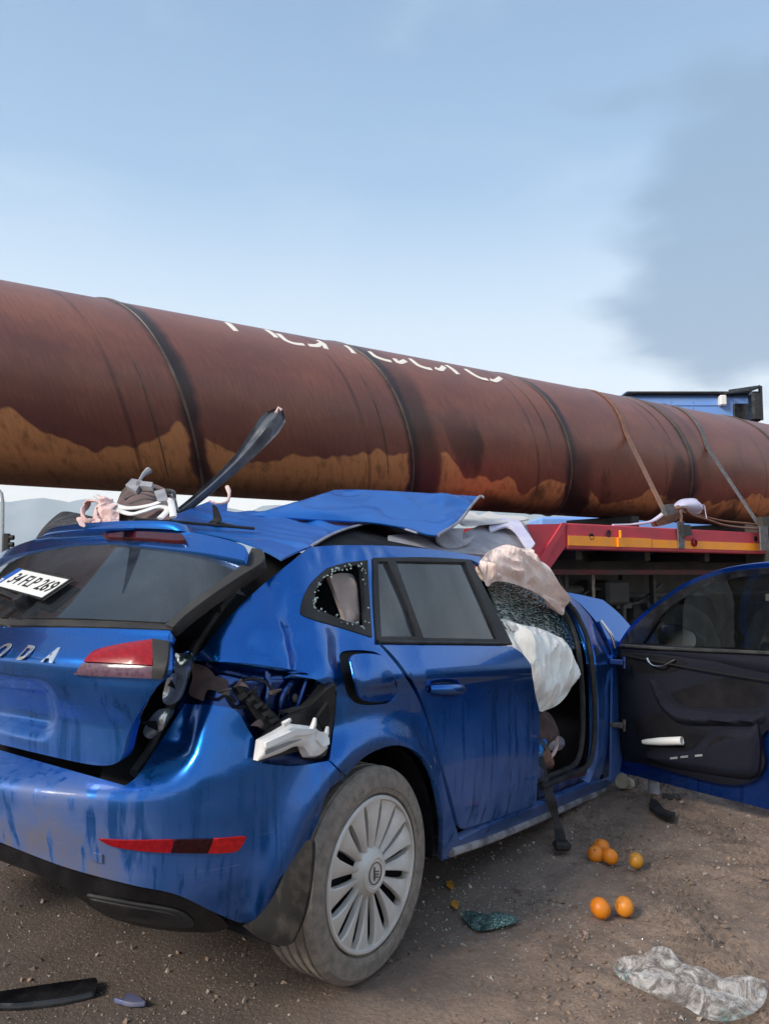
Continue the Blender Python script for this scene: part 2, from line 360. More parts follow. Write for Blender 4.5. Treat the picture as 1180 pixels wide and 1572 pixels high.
def panel(name, surf, pts, m, parent=None, grid=.03, thick=.012, holes=(), off=0., disp=None, ab=False, inset=0., poly=None, bulge=0., bulge_w=.05, fold=0., fold_s=8., fdir=None, back=True, both=False, label=None, org=None, cap=1):
    """sheet of real thickness cut from a body surface along an outline"""
    O_ = to_ab(surf, pts, ab=ab) if poly is None else poly
    H = [h if isinstance(h, np.ndarray) else to_ab(surf, h, ab=ab) for h in holes]
    if inset: O_ = shrink(O_, inset)
    lo, hi = O_.min(0), O_.max(0)
    gx = np.arange(lo[0]+grid*.5, hi[0], grid); gy = np.arange(lo[1]+grid*.5, hi[1], grid)
    G = np.array([(x+(grid*.5 if j % 2 else 0), y) for j, y in enumerate(gy) for x in gx]) if len(gx) and len(gy) else np.zeros((0, 2))
    if len(G):
        k = inside(G, O_) & (dist_edge(G, O_) > grid*.4)
        for h in H: k &= ~inside(G, h) & (dist_edge(G, h) > grid*.4)
        G = G[k]
    loops = [O_]+H; vs = []; es = []
    for l in loops:
        s0 = len(vs); vs += [Vector(p) for p in l]; es += [(s0+i, s0+(i+1) % len(l)) for i in range(len(l))]
    vs += [Vector(p) for p in G]
    r = delaunay_2d_cdt(vs, es, [], 0, 1e-6)
    P = np.array([tuple(p) for p in r[0]]); F = np.array([tuple(f) for f in r[2]])
    cen = P[F].mean(1); k = inside(cen, O_)
    for h in H: k &= ~inside(cen, h)
    F = F[k]
    ar = np.abs(np.cross(P[F[:, 1]]-P[F[:, 0]], P[F[:, 2]]-P[F[:, 0]])) if len(F) else np.zeros(0); F = F[ar > 1e-10]
    used = np.unique(F); mp = -np.ones(len(P), int); mp[used] = range(len(used)); P = P[used]; F = mp[F]
    de = dist_edge(P, O_)
    def full(a, b, d):
        q = surf.ev(a, b)
        if disp is not None: q = q+disp(a, b)
        return q
    base = np.array([full(a, b, 0) for a, b in P]); nrm = np.array([surf.normal(a, b, disp) for a, b in P])
    h = np.full(len(P), float(off))
    if bulge: h = h+bulge*(1-np.exp(-(de/bulge_w)**2*1.2))
    if fold:
        if fdir is None: fo = np.array([noise.turbulence(Vector((p[0], p[1], p[2]))*fold_s, 3, False) for p in base])
        else:
            ca_, sa_ = math.cos(fdir), math.sin(fdir); fo = []
            for a, b2 in P:
                u, v_ = (a*ca_+b2*sa_), (-a*sa_+b2*ca_); wv = noise.noise(Vector((u*3, v_*3, 5.)))*.10
                q1 = noise.noise(Vector((u*fold_s*.28, (v_+wv)*fold_s, 1.3))); q2 = noise.noise(Vector((u*fold_s*.7, (v_+wv)*fold_s*2.3, 7.3)))
                fo.append(.5+(.55-abs(q1)*2.2)*.6+(.3-abs(q2)*1.4)*.45)
            fo = np.array(fo); h = h+(fo-.5)*fold*np.clip(de/.02, 0, 1)
    top = base+nrm*h[:, None]
    if bulge or fold: nr2 = None
    else: nr2 = nrm
    # orientation
    q = top[F]; fn = np.cross(q[:, 1]-q[:, 0], q[:, 2]-q[:, 0]); flip = np.sum(fn*nrm[F[:, 0]], 1) < 0
    F[flip] = F[flip][:, ::-1]
    n = len(P); verts = list(top); faces = [list(f) for f in F]; norms = list(nrm)
    ecount = {}
    for f in F:
        for i in range(3):
            e = (f[i], f[(i+1) % 3]); ecount[e] = 1
    bd = [(a, b) for a, b in ecount if (b, a) not in ecount]
    depth = thick*(1 if not both else 1)
    bot = base+nrm*(off-thick) if not both else base-nrm*(h[:, None])-nrm*thick
    if both: bot = base-nrm*(h*.8+thick)[:, None]
    if back or both:
        k0 = len(verts); verts += list(bot); norms += list(-nrm); faces += [[k0+i for i in f[::-1]] for f in F]
    bi = {}
    for a, b in bd:
        for x in (a, b):
            if x not in bi:
                bi[x] = len(verts); verts += [top[x], bot[x]]; norms += [V3(0, 0, 0), V3(0, 0, 0)]
        e = top[b]-top[a]; o_ = np.cross(e, nrm[a]); o_ /= np.linalg.norm(o_)+1e-9
        for x in (a, b): norms[bi[x]] = norms[bi[x]]+o_; norms[bi[x]+1] = norms[bi[x]+1]+o_
        faces.append([bi[a], bi[a]+1, bi[b]+1, bi[b]])
    if nr2 is not None and not both:
        for x in bi: 
            o_ = norms[bi[x]]; o_ = o_/(np.linalg.norm(o_)+1e-9); norms[bi[x]] = (o_+nrm[x]*.8); norms[bi[x]] /= np.linalg.norm(norms[bi[x]]); norms[bi[x]+1] = o_
        o = mesh(name, verts, faces, m, parent, True, None, norms, org)
    else:
        o = mesh(name, verts, faces, m, parent, True, 70, None, org)
    if label: o['label'] = label
    return o
def text_mesh(txt, size=1., bold=0.):
    c = bpy.data.curves.new('t', 'FONT'); c.body = txt; c.size = size; c.align_x = 'CENTER'; c.align_y = 'CENTER'; c.offset = bold; c.resolution_u = 4
    o = bpy.data.objects.new('t', c); COL.objects.link(o); bpy.context.view_layer.update()
    me = bpy.data.meshes.new_from_object(o.evaluated_get(bpy.context.evaluated_depsgraph_get())); bpy.data.objects.remove(o)
    v = np.array([tuple(p.co) for p in me.vertices]); f = [list(p.vertices) for p in me.polygons]; bpy.data.meshes.remove(me); return v, f
def solid_text(name, txt, fn, m, parent, size=1., bold=0., h=.004, xs=1.):
    v, f = text_mesh(txt, size, bold); n = len(v); top = [fn(p[0]*xs, p[1], h) for p in v]; bot = [fn(p[0]*xs, p[1], 0) for p in v]
    e = {}
    for q in f:
        for i in range(len(q)): e[(q[i], q[(i+1) % len(q)])] = 1
    sk = [[b, a, a+n, b+n] for a, b in e if (b, a) not in e]
    return mesh(name, top+bot, f+sk, m, parent, False)
def profile(z, tab): return float(np.interp(z, [t[0] for t in tab], [t[1] for t in tab]))
def sprof(tab, s=.02):
    zz = np.linspace(tab[0][0]-.3, tab[-1][0]+.3, 500); v = np.interp(zz, [t[0] for t in tab], [t[1] for t in tab])
    # linear continuation at the ends
    g0 = (tab[1][1]-tab[0][1])/(tab[1][0]-tab[0][0]); g1 = (tab[-1][1]-tab[-2][1])/(tab[-1][0]-tab[-2][0])
    v = np.where(zz < tab[0][0], tab[0][1]+(zz-tab[0][0])*g0, v); v = np.where(zz > tab[-1][0], tab[-1][1]+(zz-tab[-1][0])*g1, v)
    k = int(3*s/(zz[1]-zz[0]))+1; ker = np.exp(-.5*(np.arange(-k, k+1)*(zz[1]-zz[0])/s)**2); ker /= ker.sum()
    v2 = np.convolve(np.pad(v, k, 'edge'), ker, 'valid'); return lambda z: float(np.interp(z, zz, v2))
def sstep(a, b, x):
    t = min(max((x-a)/(b-a), 0), 1); return t*t*(3-2*t)
# ------------------------------------------------------------ where the car stands
AZ = math.radians(35); NP = math.radians(4.5)
F_ = V3(math.sin(AZ)*math.cos(NP), math.cos(AZ)*math.cos(NP), -math.sin(NP)); R_ = V3(math.cos(AZ), -math.sin(AZ), 0); U_ = np.cross(R_, F_)
O_ = V3(-0.03, 2.33, .316)-R_*.885-U_*.316
def lo(x, w, z): return O_+F_*x+R_*w+U_*z
def dl(x, w, z=1.): return lo(x, w, z)[1]
insS = sprof([(.16, .15), (.24, .10), (.30, .07), (.42, .038), (.58, .024), (.76, .026), (.86, .016), (.893, -.004), (1.0, .040), (1.03, .052), (1.30, .165), (1.40, .235), (1.5, .36)], .010)
insRc = sprof([(.20, .20), (.36, .075), (.48, .035), (.60, .008), (.635, .0), (.86, .11), (1.0, .17), (1.3, .36), (1.45, .5)], .006)
insRm = sprof([(.20, .20), (.36, .075), (.46, .05), (.54, .022), (.615, .0), (.64, .04), (.67, .115), (.72, .22), (1.0, .25), (1.3, .4)], .007)
_ph = np.linspace(0, math.pi/2, 800); _nx = 2/2.7
_cx = .74*np.sin(_ph)**_nx; _cw = .885*np.cos(_ph)**_nx
_ar = np.concatenate([[0], np.cumsum(np.hypot(np.diff(_cx), np.diff(_cw)))]); LA = float(_ar[-1])
XC = -.15
def body_l(a, z):
    s = 1
    if a > LA: a = 2*LA-a; s = -1
    if a <= 0: x = XC-a; cx, cw = 0., .885-.012*max(x-1.2, 0)**2
    else: cx = np.interp(a, _ar, _cx); cw = np.interp(a, _ar, _cw); x = XC
    iS = insS(z); wfr = cw/.885; t = sstep(.66, .80, cw) if a > 0 else 1
    zs = .075*sstep(.62, .16, a) if 0 < a < LA else 0
    iR = insRc(z-zs)*t+insRm(z)*(1-t) if a > 0 else 0
    xx = XC-cx*(.74-iR)/.74 if a > 0 else x
    ww = cw*(.885-iS)/.885
    return xx, ww*s, z
CREASES = [(.62, .66, .80, .78, .010, .06), (.22, .93, .06, .72, .016, .085), (.34, 1.20, .215, .96, .020, .10), (-.02, 1.05, .10, .74, .012, .09), (.40, .98, .215, .90, .012, .07)]
def body_ev(a, z):
    x, w_, z = body_l(a, z); p = lo(x, w_, z)
    if -.75 < a < .35 and z < .85:            # wheel-arch flare round the rear wheel
        r = math.hypot(x-.0, z-.325); p = p+R_*.028*math.exp(-((r-.385)/.055)**2)
    # buckled quarter panel: vertical crease and shallow dents
    if z > .5 and a > -.4:
        p = p-R_*.024*max(0, 1-abs(a-.215-.12*(z-1))/.065)*sstep(.80, .92, z)*(1-sstep(1.05, 1.2, z))
        p = p-R_*.012*math.exp(-((a+.02)/.10)**2-((z-.93)/.10)**2)
        p = p+R_*.012*noise.noise(Vector((a*5, z*5, 1.7)))*sstep(.75, 1.0, z)
        for x0, y0, x1, y1, dep, wd_ in CREASES:
            dx, dy = x1-x0, y1-y0; l2 = dx*dx+dy*dy; t_ = ((a-x0)*dx+(z-y0)*dy)/l2
            if -.2 < t_ < 1.2: q_ = abs((a-x0)*dy-(z-y0)*dx)/math.sqrt(l2)/wd_; p = p-R_*dep*max(0, 1-q_)*sstep(-.2, .1, t_)*(1-sstep(.9, 1.2, t_))
        if z > 1.2 and a < .1: p = p+U_*0+R_*.010*noise.noise(Vector((a*14, z*9+a*6, 3.3)))*sstep(1.2, 1.27, z)
    return p
BODY = Surf(body_ev, (-2.4, LA*1.1), (.15, 1.42))
GW0 = .135
gx_ = sprof([(.62, -.75), (.70, -.765), (.78, -.775), (.88, -.835), (.93, -.845), (.975, -.80), (1.0, -.775), (1.02, -.765), (1.28, -.50), (1.34, -.44)], .008)
def gate_ev(w_, z):
    u = abs(w_-GW0)/.6; x = gx_(z)+.085*u**2.4+.10*max(0, u-.82)**1.5
    if z < .95:
        fx = (1-sstep(.33, .42, w_-.35*(z-.8)))*sstep(-.16, -.07, w_)
        x += .035*fx*sstep(.72, .76, z)*(1-sstep(.84, .885, z))
        x += .006*noise.noise(Vector((w_*7, z*7, 0)))
    return lo(x, w_, z)
GATE = Surf(gate_ev, (-.7, 1.0), (.60, 1.36))
def mir(half, c=GW0):                        # half outline (w,z) from centre round to centre -> whole
    h = np.array(half); m_ = h[::-1].copy(); m_[:, 0] = 2*c-m_[:, 0]; return np.concatenate([h, m_])
car = thing('crashed_car', 'wrecked blue hatchback with roof torn open, its nose jammed under the red trailer', 'car', tuple(V3(*O_[:2], 0)))
# ---- quarter panel with roof rail
qwin = [(461, 935), (467, 913), (480, 892), (502, 872, 1), (530, 864), (563, 860, 1), (566, 915), (570, 979, 1), (522, 964), (467, 947)]
qp = [(477, 840, 1), (520, 837), (600, 838), (660, 843), (706, 849), (748, 857, 1), (738, 866, 1), (722, 859, 1), (650, 856), (572, 856, 1), (572, 920), (576, 983, 1), (597, 1007), (616, 1031), (639, 1068), (658, 1116), (678, 1190), (688, 1230), (700, 1272), (706, 1290, 1), (678, 1318, 1),
      (680, 1280), (679, 1248), (673, 1214), (661, 1177), (640, 1154), (608, 1144), (575, 1153), (551, 1169), (531, 1191, 1), (506, 1166, 1), (513, 1110), (517, 1062, 1), (500, 1052), (478, 1040), (470, 1032, 1), (430, 1025), (375, 1018), (298, 1013, 1), (318, 988), (350, 949), (395, 905), (440, 868)]
flap = [(523, 1010, 1), (530, 1003), (560, 1002), (583, 1008), (597, 1030), (607, 1055), (604, 1070), (590, 1077), (557, 1078), (540, 1070), (530, 1045)]
QW = to_ab(BODY, qwin); FL = to_ab(BODY, flap)
panel('quarter_panel', BODY, qp, 'car_blue', car, grid=.022, thick=.02, holes=[QW, shrink(FL, -.007)])
fa0, fa1 = FL[:, 0].min(), FL[:, 0].max()
panel('fuel_flap', BODY, None, 'car_blue', car, poly=shrink(FL, .004), grid=.03, off=.006, thick=.010, disp=lambda a, z: R_*.030*((a-fa0)/(fa1-fa0))**1.3)
panel('fuel_flap_recess', BODY, None, 'black_plastic', car, poly=shrink(FL, -.02), grid=.05, off=-.022, thick=.004)
# ---- quarter window: surround, broken hole, hanging pillar trim
qin = [(481, 925), (486, 902), (506, 880), (530, 872), (552, 868), (557, 890), (562, 963, 1), (540, 957), (510, 946), (483, 934)]
QI = to_ab(BODY, qin)
wf = panel('window_surround', BODY, None, 'dusty_black', car, poly=shrink(QW, .001), grid=.03, off=.004, thick=.018, holes=[QI], label='black surround of the smashed rear side window')
mbj = MB()
for i in range(70):                          # crumbs of tempered glass left along the seal
    k = random.randrange(len(QI)); a, z = QI[k]*(1-(t_ := random.random()))+QI[(k+1) % len(QI)]*t_
    a += random.gauss(0, .006); z += random.gauss(0, .006); p = BODY.ev(a, z)+R_*.006; s = random.uniform(.003, .007)
    rv = np.random.RandomState(i).randn(3, 3); q, _ = np.linalg.qr(rv); mbj.box(p, q, (s, s*.8, s*.6))
mc, ntc, bc = mat('glass_crumb', (.45, .55, .52), .15); mbj.build('glass_crumbs', 'glass_crumb', wf, smooth=False); bpy.data.objects['glass_crumbs']['kind'] = 'stuff'
pl = [(505, 885, 1), (520, 880), (540, 882), (546, 895), (551, 930), (552, 958), (544, 967), (532, 957), (524, 935), (514, 908)]
BIN = Surf(lambda a, z: body_ev(a, z)-R_*.07, (-2, .6), (.3, 1.4))
VD = Surf(lambda a, z: body_ev(a, z)-R_*.22, (-2, .6), (.3, 1.5))
panel('pillar_dark_sheet', VD, [(440, 850, 1), (600, 845, 1), (600, 1000, 1), (440, 980, 1)], 'void_black', car, grid=.08, thick=.01)  # black sheet added behind the broken window to paint the dark inside
panel('pillar_trim', BIN, pl, 'pillar_beige', car, grid=.008, bulge=.03, bulge_w=.03, fold=.02, fold_s=16, fdir=1.2, both=True)
# ---- rear door
dp = [(580, 986, 1), (680, 988), (785, 991, 1), (802, 1003), (815, 1020, 1), (822, 1066), (828, 1094), (828, 1150), (823, 1236, 1), (770, 1255), (712, 1274, 1), (703, 1268), (692, 1225), (682, 1190), (662, 1114), (643, 1066), (620, 1029), (600, 1004)]
DP = to_ab(BODY, dp)
rd = panel('rear_door', BODY, None, 'car_blue', car, poly=shrink(DP, .0035), grid=.025, thick=.05)
wfo = [(572, 857, 1), (650, 856), (721, 860, 1), (736, 892), (760, 940), (784, 989, 1), (680, 987), (577, 984, 1), (573, 920)]
g1 = [(578, 863, 1), (593, 863, 1), (618, 920), (641, 978, 1), (583, 978, 1), (580, 920)]
g2 = [(605, 862, 1), (712, 864, 1), (737, 920), (764, 982, 1), (648, 980, 1), (626, 920)]
G1 = to_ab(BODY, g1); G2 = to_ab(BODY, g2)
panel('window_frame', BODY, wfo, 'dusty_black', rd, grid=.03, off=.006, thick=.03, holes=[G1, G2], inset=.001)
panel('window_pane', BODY, None, 'tint_glass', rd, poly=shrink(G2, -.004), grid=.03, off=-.006, thick=.004)
panel('quarter_pane', BODY, None, 'tint_glass', rd, poly=shrink(G1, -.004), grid=.03, off=-.006, thick=.004)
# belt strip
mb = MB(); mb.tube([BODY.ev(*BODY.solve(x, 985+.016*(x-577)))+R_*.006 for x in range(578, 786, 12)], .006, 8); mb.build('belt_strip', 'rubber_seal', rd)
# handle: cup and grip
hc = [(655, 1059), (664, 1050), (690, 1048), (706, 1052), (711, 1060), (700, 1069), (672, 1070), (659, 1066)]
panel('handle_cup', BODY, hc, 'blue_primer', rd, grid=.01, off=.002, thick=.004)
pts = [BODY.ev(*BODY.solve(x, y))+R_*h for x, y, h in ((658, 1058, .006), (664, 1057.5, .022), (676, 1057.5, .032), (690, 1057, .033), (702, 1057, .024), (708, 1057, .008))]
MB().tube(catmull(pts, 4), [.012+.006*math.sin(i/20*3.1) for i in range(21)], 12, flat=.7, up=R_).build('door_handle', 'car_blue', rd)
# B pillar, rocker and front aperture
panel('sill', BODY, [(678, 1322, 1), (706, 1290, 1), (760, 1262), (824, 1238, 1), (900, 1206), (968, 1188, 1), (974, 1200, 1), (905, 1228), (850, 1252), (760, 1290), (705, 1312), (681, 1320, 1)], 'car_blue', car, grid=.03, thick=.03, label='mud-streaked side sill')
mb = MB(); mb.tube(catmull([BODY.ev(*BODY.solve(*p))+R_*.004 for p in ((690, 1308), (760, 1284), (850, 1246), (905, 1222), (970, 1197))], 6), .017, 8); mb.build('sill_edge', 'sill_dust', car)
TH = Surf(lambda a, z: body_ev(a, z)-R_*.05, (-3, .6), (.1, 1.4))
panel('door_step', TH, [(826, 1175, 1), (860, 1200), (900, 1190), (935, 1178, 1), (968, 1187, 1), (900, 1212), (826, 1240, 1)], 'blue_primer', car, grid=.03, thick=.08)
panel('front_pillar', BODY, [(866, 905, 1), (885, 920), (908, 945), (928, 975), (940, 1005), (946, 1060), (946, 1130), (942, 1192, 1), (905, 1206, 1), (914, 1185), (921, 1150), (921, 1080), (916, 1010), (905, 970), (888, 935), (868, 918, 1)], 'car_blue', car, grid=.02, off=-.01, thick=.05)
sp_ = [(868, 917), (884, 938), (899, 965), (909, 1000), (914, 1050), (916, 1100), (914, 1145), (907, 1172), (893, 1184), (865, 1196), (835, 1210)]
mb = MB(); mb.tube(catmull([BODY.ev(*BODY.solve(*p))-R_*.012 for p in sp_], 4), .013, 8); mb.tube(catmull([BODY.ev(*BODY.solve(p[0]-7, p[1]-1))-R_*.05 for p in sp_], 4), .014, 8); mb.build('door_seal', 'rubber_seal', car)
pr_ = to_ab(BODY, [(912, 948), (930, 985)])
# hinges
for y in (1012, 1108):
    c = BODY.ev(*BODY.solve(938, y+4)); MB().box(c+R_*.03, (F_, R_, U_), (.05, .07, .03), .006).tube([c+R_*.06-U_*.03+F_*.02, c+R_*.06+U_*.03+F_*.02], .010, 10).build('door_hinge', 'steel_dirty' if y > 1100 else 'blue_primer', car)
# ---- bumper: right part by outline, then mirrored round the back
bo = [(-900, 0)]
bright = [(284, 1081, 1), (330, 1083), (362, 1091), (380, 1118), (398, 1150), (402, 1172, 1), (450, 1176), (504, 1168, 1), (529, 1193, 1), (506, 1212), (491, 1250), (482, 1300), (457, 1370), (424, 1412, 1), (380, 1419), (330, 1401), (270, 1373), (200, 1358), (100, 1331), (6, 1295, 1), (2, 1152, 1), (100, 1180), (192, 1206, 1), (212, 1190), (245, 1140)]
B0 = to_ab(BODY, bright)
ia = int(np.argmin([abs(p[0]-BODY.solve(6, 1295)[0])+abs(p[1]-BODY.solve(6, 1295)[1]) for p in B0])); ib = int(np.argmin([abs(p[0]-BODY.solve(2, 1152)[0])+abs(p[1]-BODY.solve(2, 1152)[1]) for p in B0]))
seg = [B0[(ib+k) % len(B0)] for k in range((ia-ib) % len(B0)+1)]
seg = np.array(seg); m_ = seg[::-1].copy(); m_[:, 0] = 2*LA-m_[:, 0]
BP = np.concatenate([seg, m_])
bump_ = panel('rear_bumper', BODY, None, 'car_blue', car, poly=BP, grid=.022, thick=.025)
# creased lower lip line
# ---- reflector
for nm, pts, mt in (('reflector', [(153, 1287, 1), (200, 1289), (268, 1288, 1), (262, 1308, 1), (225, 1306), (175, 1298)], 'lens_red'), ('reflector', [(269, 1288, 1), (327, 1287, 1), (318, 1309, 1), (263, 1308, 1)], 'lens_dark'), ('reflector', [(328, 1287, 1), (378, 1283, 1), (366, 1303), (350, 1308), (319, 1309, 1)], 'lens_bright')):
    panel(nm, BODY, pts, mt, bump_, grid=.02, off=.005, thick=.01)
panel('parking_sensor', BODY, [(144, 1308, 1), (158, 1311, 1), (158, 1324, 1), (144, 1321, 1)], 'car_blue', bump_, grid=.02, off=.004, thick=.005)
# ---- diffuser (black lower part) with a dummy exhaust recess
def dif_ev(a, z):
    p = body_ev(a, z); k = math.sin(min(max((LA*1.0-a)/LA, -1), 1)*0)
    return p+F_*(.02+.25*max(0, .42-z))
DIF = Surf(dif_ev, (-.3, LA*1.1), (.05, .6))
dpts = [(2, 1296, 1), (100, 1332), (200, 1359), (270, 1374), (330, 1402), (352, 1422, 1), (330, 1431), (270, 1430), (220, 1423), (165, 1407), (120, 1378), (75, 1350), (2, 1322, 1)]
D0 = to_ab(DIF, dpts); i2 = int(np.argmax(D0[:, 0]+10*(D0[:, 1] > 9)));
ia = int(np.argmin(np.abs(D0-np.array(DIF.solve(2, 1322))).sum(1))); ib = int(np.argmin(np.abs(D0-np.array(DIF.solve(2, 1296))).sum(1)))
seg = np.array([D0[(ib+k) % len(D0)] for k in range((ia-ib) % len(D0)+1)]); m_ = seg[::-1].copy(); m_[:, 0] = 2*LA-m_[:, 0]
df = panel('rear_diffuser', DIF, None, 'gloss_black', car, poly=np.concatenate([seg, m_]), grid=.03, thick=.06)
panel('exhaust_trim', DIF, [(135, 1372, 1), (200, 1384), (270, 1396), (296, 1412), (290, 1421), (240, 1417), (190, 1407), (150, 1390)], 'dusty_black', df, grid=.02, off=.006, thick=.01)
panel('exhaust_recess', DIF, [(142, 1376, 1), (200, 1387), (262, 1398), (278, 1408), (240, 1407), (200, 1400), (158, 1388)], 'black_plastic', df, grid=.02, off=.010, thick=.01)
# ---- cavity where the tail lamp was torn off
CAV = Surf(lambda a, z: body_ev(a, z)-R_*.06+F_*.05, (-1, LA), (.3, 1.3))
cv = panel('lamp_recess', CAV, [(280, 1000, 1), (480, 1010, 1), (530, 1060, 1), (525, 1180, 1), (395, 1190, 1), (355, 1110), (262, 1100, 1)], 'blue_primer', car, grid=.02, fold=.03, fold_s=7, thick=.01, label='exposed inner panel behind the missing tail lamp')
mb = MB()
for pts in ([(405, 1030), (407, 1060), (400, 1085)], [(460, 1040), (440, 1050), (428, 1070), (425, 1090)], [(465, 1045), (455, 1075), (445, 1100)], [(300, 1035), (340, 1030), (380, 1040)]):
    mb.tube(catmull([CAV.ev(*CAV.solve(*p))+R_*.012 for p in pts], 4), .009, 8)
mb.build('pressed_ribs', 'blue_primer', cv)
def pbox(mb, surf, quad, h, off=0.):          # solid block over a pixel quad on a surface
    q = [surf.solve(*p) for p in quad]; n = surf.normal(*np.mean(q, 0)); P = [surf.ev(*k) for k in q]
    mb.add([p+n*off for p in P]+[p+n*(off+h) for p in P], [(3, 2, 1, 0), (4, 5, 6, 7)]+[(i, (i+1) % 4, (i+1) % 4+4, i+4) for i in range(4)])
mb = MB()
pbox(mb, CAV, [(352, 1052), (368, 1054), (412, 1112), (400, 1126)], .05); pbox(mb, CAV, [(366, 1055), (380, 1062), (418, 1100), (412, 1112)], .035, .02)
for k in range(6):
    x = 358+k*9; y = 1060+k*10; pbox(mb, CAV, [(x, y), (x+12, y-6), (x+15, y-2), (x+4, y+5)], .02, .05)
mb.build('lamp_bracket', 'dusty_black', cv, smooth=False)
panel('torn_seam', CAV, [(296, 1018, 1), (322, 1024), (335, 1040, 1), (350, 1046), (348, 1066, 1), (326, 1060), (318, 1078, 1), (300, 1066), (304, 1040)], 'liner_brown', cv, grid=.008, off=.02, fold=.05, fold_s=16, thick=.004)
# dangling lamp housing: grey shell, white moulding, prongs
LM = Surf(lambda a, z: body_ev(a, z)+R_*.012-F_*.012, (-1, LA), (.3, 1.3))
lampr = panel('lamp_housing', LM, [(398, 1140, 1), (425, 1118), (458, 1095), (480, 1080), (500, 1060), (515, 1051, 1), (514, 1090), (508, 1130), (500, 1160, 1), (475, 1163), (466, 1153), (440, 1158), (396, 1170, 1)], 'black_plastic', car, grid=.015, fold=.015, fold_s=12, thick=.03, label='broken tail lamp housing hanging out of the corner')
LM2 = Surf(lambda a, z: body_ev(a, z)+R_*.035-F_*.03, (-1, LA), (.3, 1.3))
panel('lamp_moulding', LM2, [(400, 1137, 1), (424, 1126, 1), (446, 1114, 1), (462, 1113, 1), (478, 1115, 1), (490, 1122, 1), (500, 1134, 1), (503, 1148, 1), (492, 1158), (476, 1161, 1), (467, 1147, 1), (452, 1146), (430, 1156), (396, 1168, 1)], 'lamp_white', lampr, grid=.008, bulge=.012, bulge_w=.008, thick=.025)
for pts, hh_ in (([(402, 1139, 1), (446, 1117, 1), (476, 1118, 1), (470, 1126, 1), (446, 1127, 1), (402, 1148, 1)], .022), ([(478, 1122, 1), (489, 1125, 1), (498, 1137, 1), (499, 1147, 1), (488, 1150, 1), (478, 1138, 1)], .020)):
    panel('moulding_ledge', LM2, pts, 'lamp_white', lampr, grid=.01, off=hh_, thick=.012)
mb = MB(); pbox(mb, LM2, [(402, 1151), (440, 1137), (458, 1134), (402, 1158)], .003, .013); mb.build('moulding_groove', 'grey_plastic', lampr)
mb = MB()
for a, b2 in (((473, 1122), (479, 1102)), ((493, 1134), (498, 1115)), ((430, 1112), (441, 1104))):
    p, q = (LM2.ev(*LM2.solve(*t)) for t in (a, b2)); MB().tube([p+R_*.01, (p+q)/2+R_*.012, q+R_*.01], [.009, .008, .005], 6).build('lamp_prong', 'lamp_white', lampr)
mb = MB(); pbox(mb, LM2, [(486, 1100), (502, 1078), (505, 1100), (498, 1125)], .01, -.005); mb.build('lamp_socket', 'void_black', lampr)
# ---- mud flap
MF = plane_surf(lo(-.385, 0, 0), R_, U_-F_*.12, (.3, 1.2), (-.1, .8))
panel('mud_flap', MF, [(470, 1291, 1), (479, 1296), (476, 1350), (467, 1400), (454, 1434), (440, 1452), (405, 1444), (372, 1421, 1), (395, 1408), (420, 1375), (440, 1335)], 'flap_rubber', car, grid=.015, thick=.012, bulge=.012, bulge_w=.02, label='dusty mud flap behind the rear wheel')
# ---- tailgate
T0 = to_ab(GATE, [(3, 963, 1), (130, 964), (262, 968, 1), (258, 978), (262, 990), (258, 1030), (252, 1042), (236, 1060), (214, 1094), (197, 1127), (189, 1158), (178, 1172), (150, 1175), (100, 1166), (3, 1143, 1)])
k0 = int(np.argmin(np.abs(T0-np.array(GATE.solve(3, 963))).sum(1))); T0 = np.roll(T0, -k0, 0)
k1 = int(np.argmin(np.abs(T0-np.array(GATE.solve(3, 1143))).sum(1)))
gate = panel('tailgate', GATE, None, 'car_blue', car, poly=mir(T0[:k1+1]), grid=.02, thick=.04, label='dented tailgate knocked askew')
Gg = to_ab(GATE, [(170, 836, 1), (280, 845), (374, 862), (392, 850, 1), (404, 853), (404, 866), (372, 888), (330, 916), (290, 946), (266, 967, 1), (130, 962), (3, 960, 1)])
def half(ab, p0, p1, surf=GATE):
    i = int(np.argmin(np.abs(ab-np.array(surf.solve(*p0))).sum(1))); ab = np.roll(ab, -i, 0); j = int(np.argmin(np.abs(ab-np.array(surf.solve(*p1))).sum(1))); return ab[:j+1]
hh = half(Gg, (170, 836), (3, 960)); hh[0, 0] = max(hh[0, 0], GW0+.001)
panel('glass_surround', GATE, None, 'black_plastic', gate, poly=mir(hh), grid=.03, off=.002, thick=.03)
Gi = to_ab(GATE, [(172, 838, 1), (280, 848), (366, 864, 1), (374, 873), (340, 895), (290, 935), (256, 958, 1), (130, 952), (3, 950, 1)])
hi = half(Gi, (172, 838), (3, 950)); hi[0, 0] = max(hi[0, 0], GW0+.001)
panel('rear_window', GATE, None, 'rear_glass', gate, poly=mir(hi), grid=.03, off=.006, thick=.004)
panel('window_pillar_trim', GATE, [(388, 846, 1), (404, 850), (405, 866), (372, 888), (330, 916), (290, 946), (268, 967, 1), (256, 963, 1), (300, 925), (350, 889), (376, 868)], 'grey_plastic' if 0 else 'dusty_black', gate, grid=.02, off=.012, thick=.012)
# tail lamp on the gate
tl = panel('tail_lamp', GATE, [(236, 985, 1), (262, 989, 1), (259, 1020), (252, 1041, 1), (237, 1040, 1)], 'black_plastic', gate, grid=.02, off=.012, thick=.02)
panel('lamp_lens', GATE, [(133, 1018, 1), (150, 1003), (190, 993), (236, 986, 1), (237, 1024, 1), (180, 1021)], 'lens_red', tl, grid=.012, off=.012, bulge=.006, bulge_w=.012, thick=.02)
panel('lamp_lens', GATE, [(131, 1019, 1), (180, 1022), (237, 1025, 1), (237, 1040, 1), (170, 1038), (118, 1034, 1)], 'lens_clear', tl, grid=.012, off=.010, bulge=.005, bulge_w=.01, thick=.02)
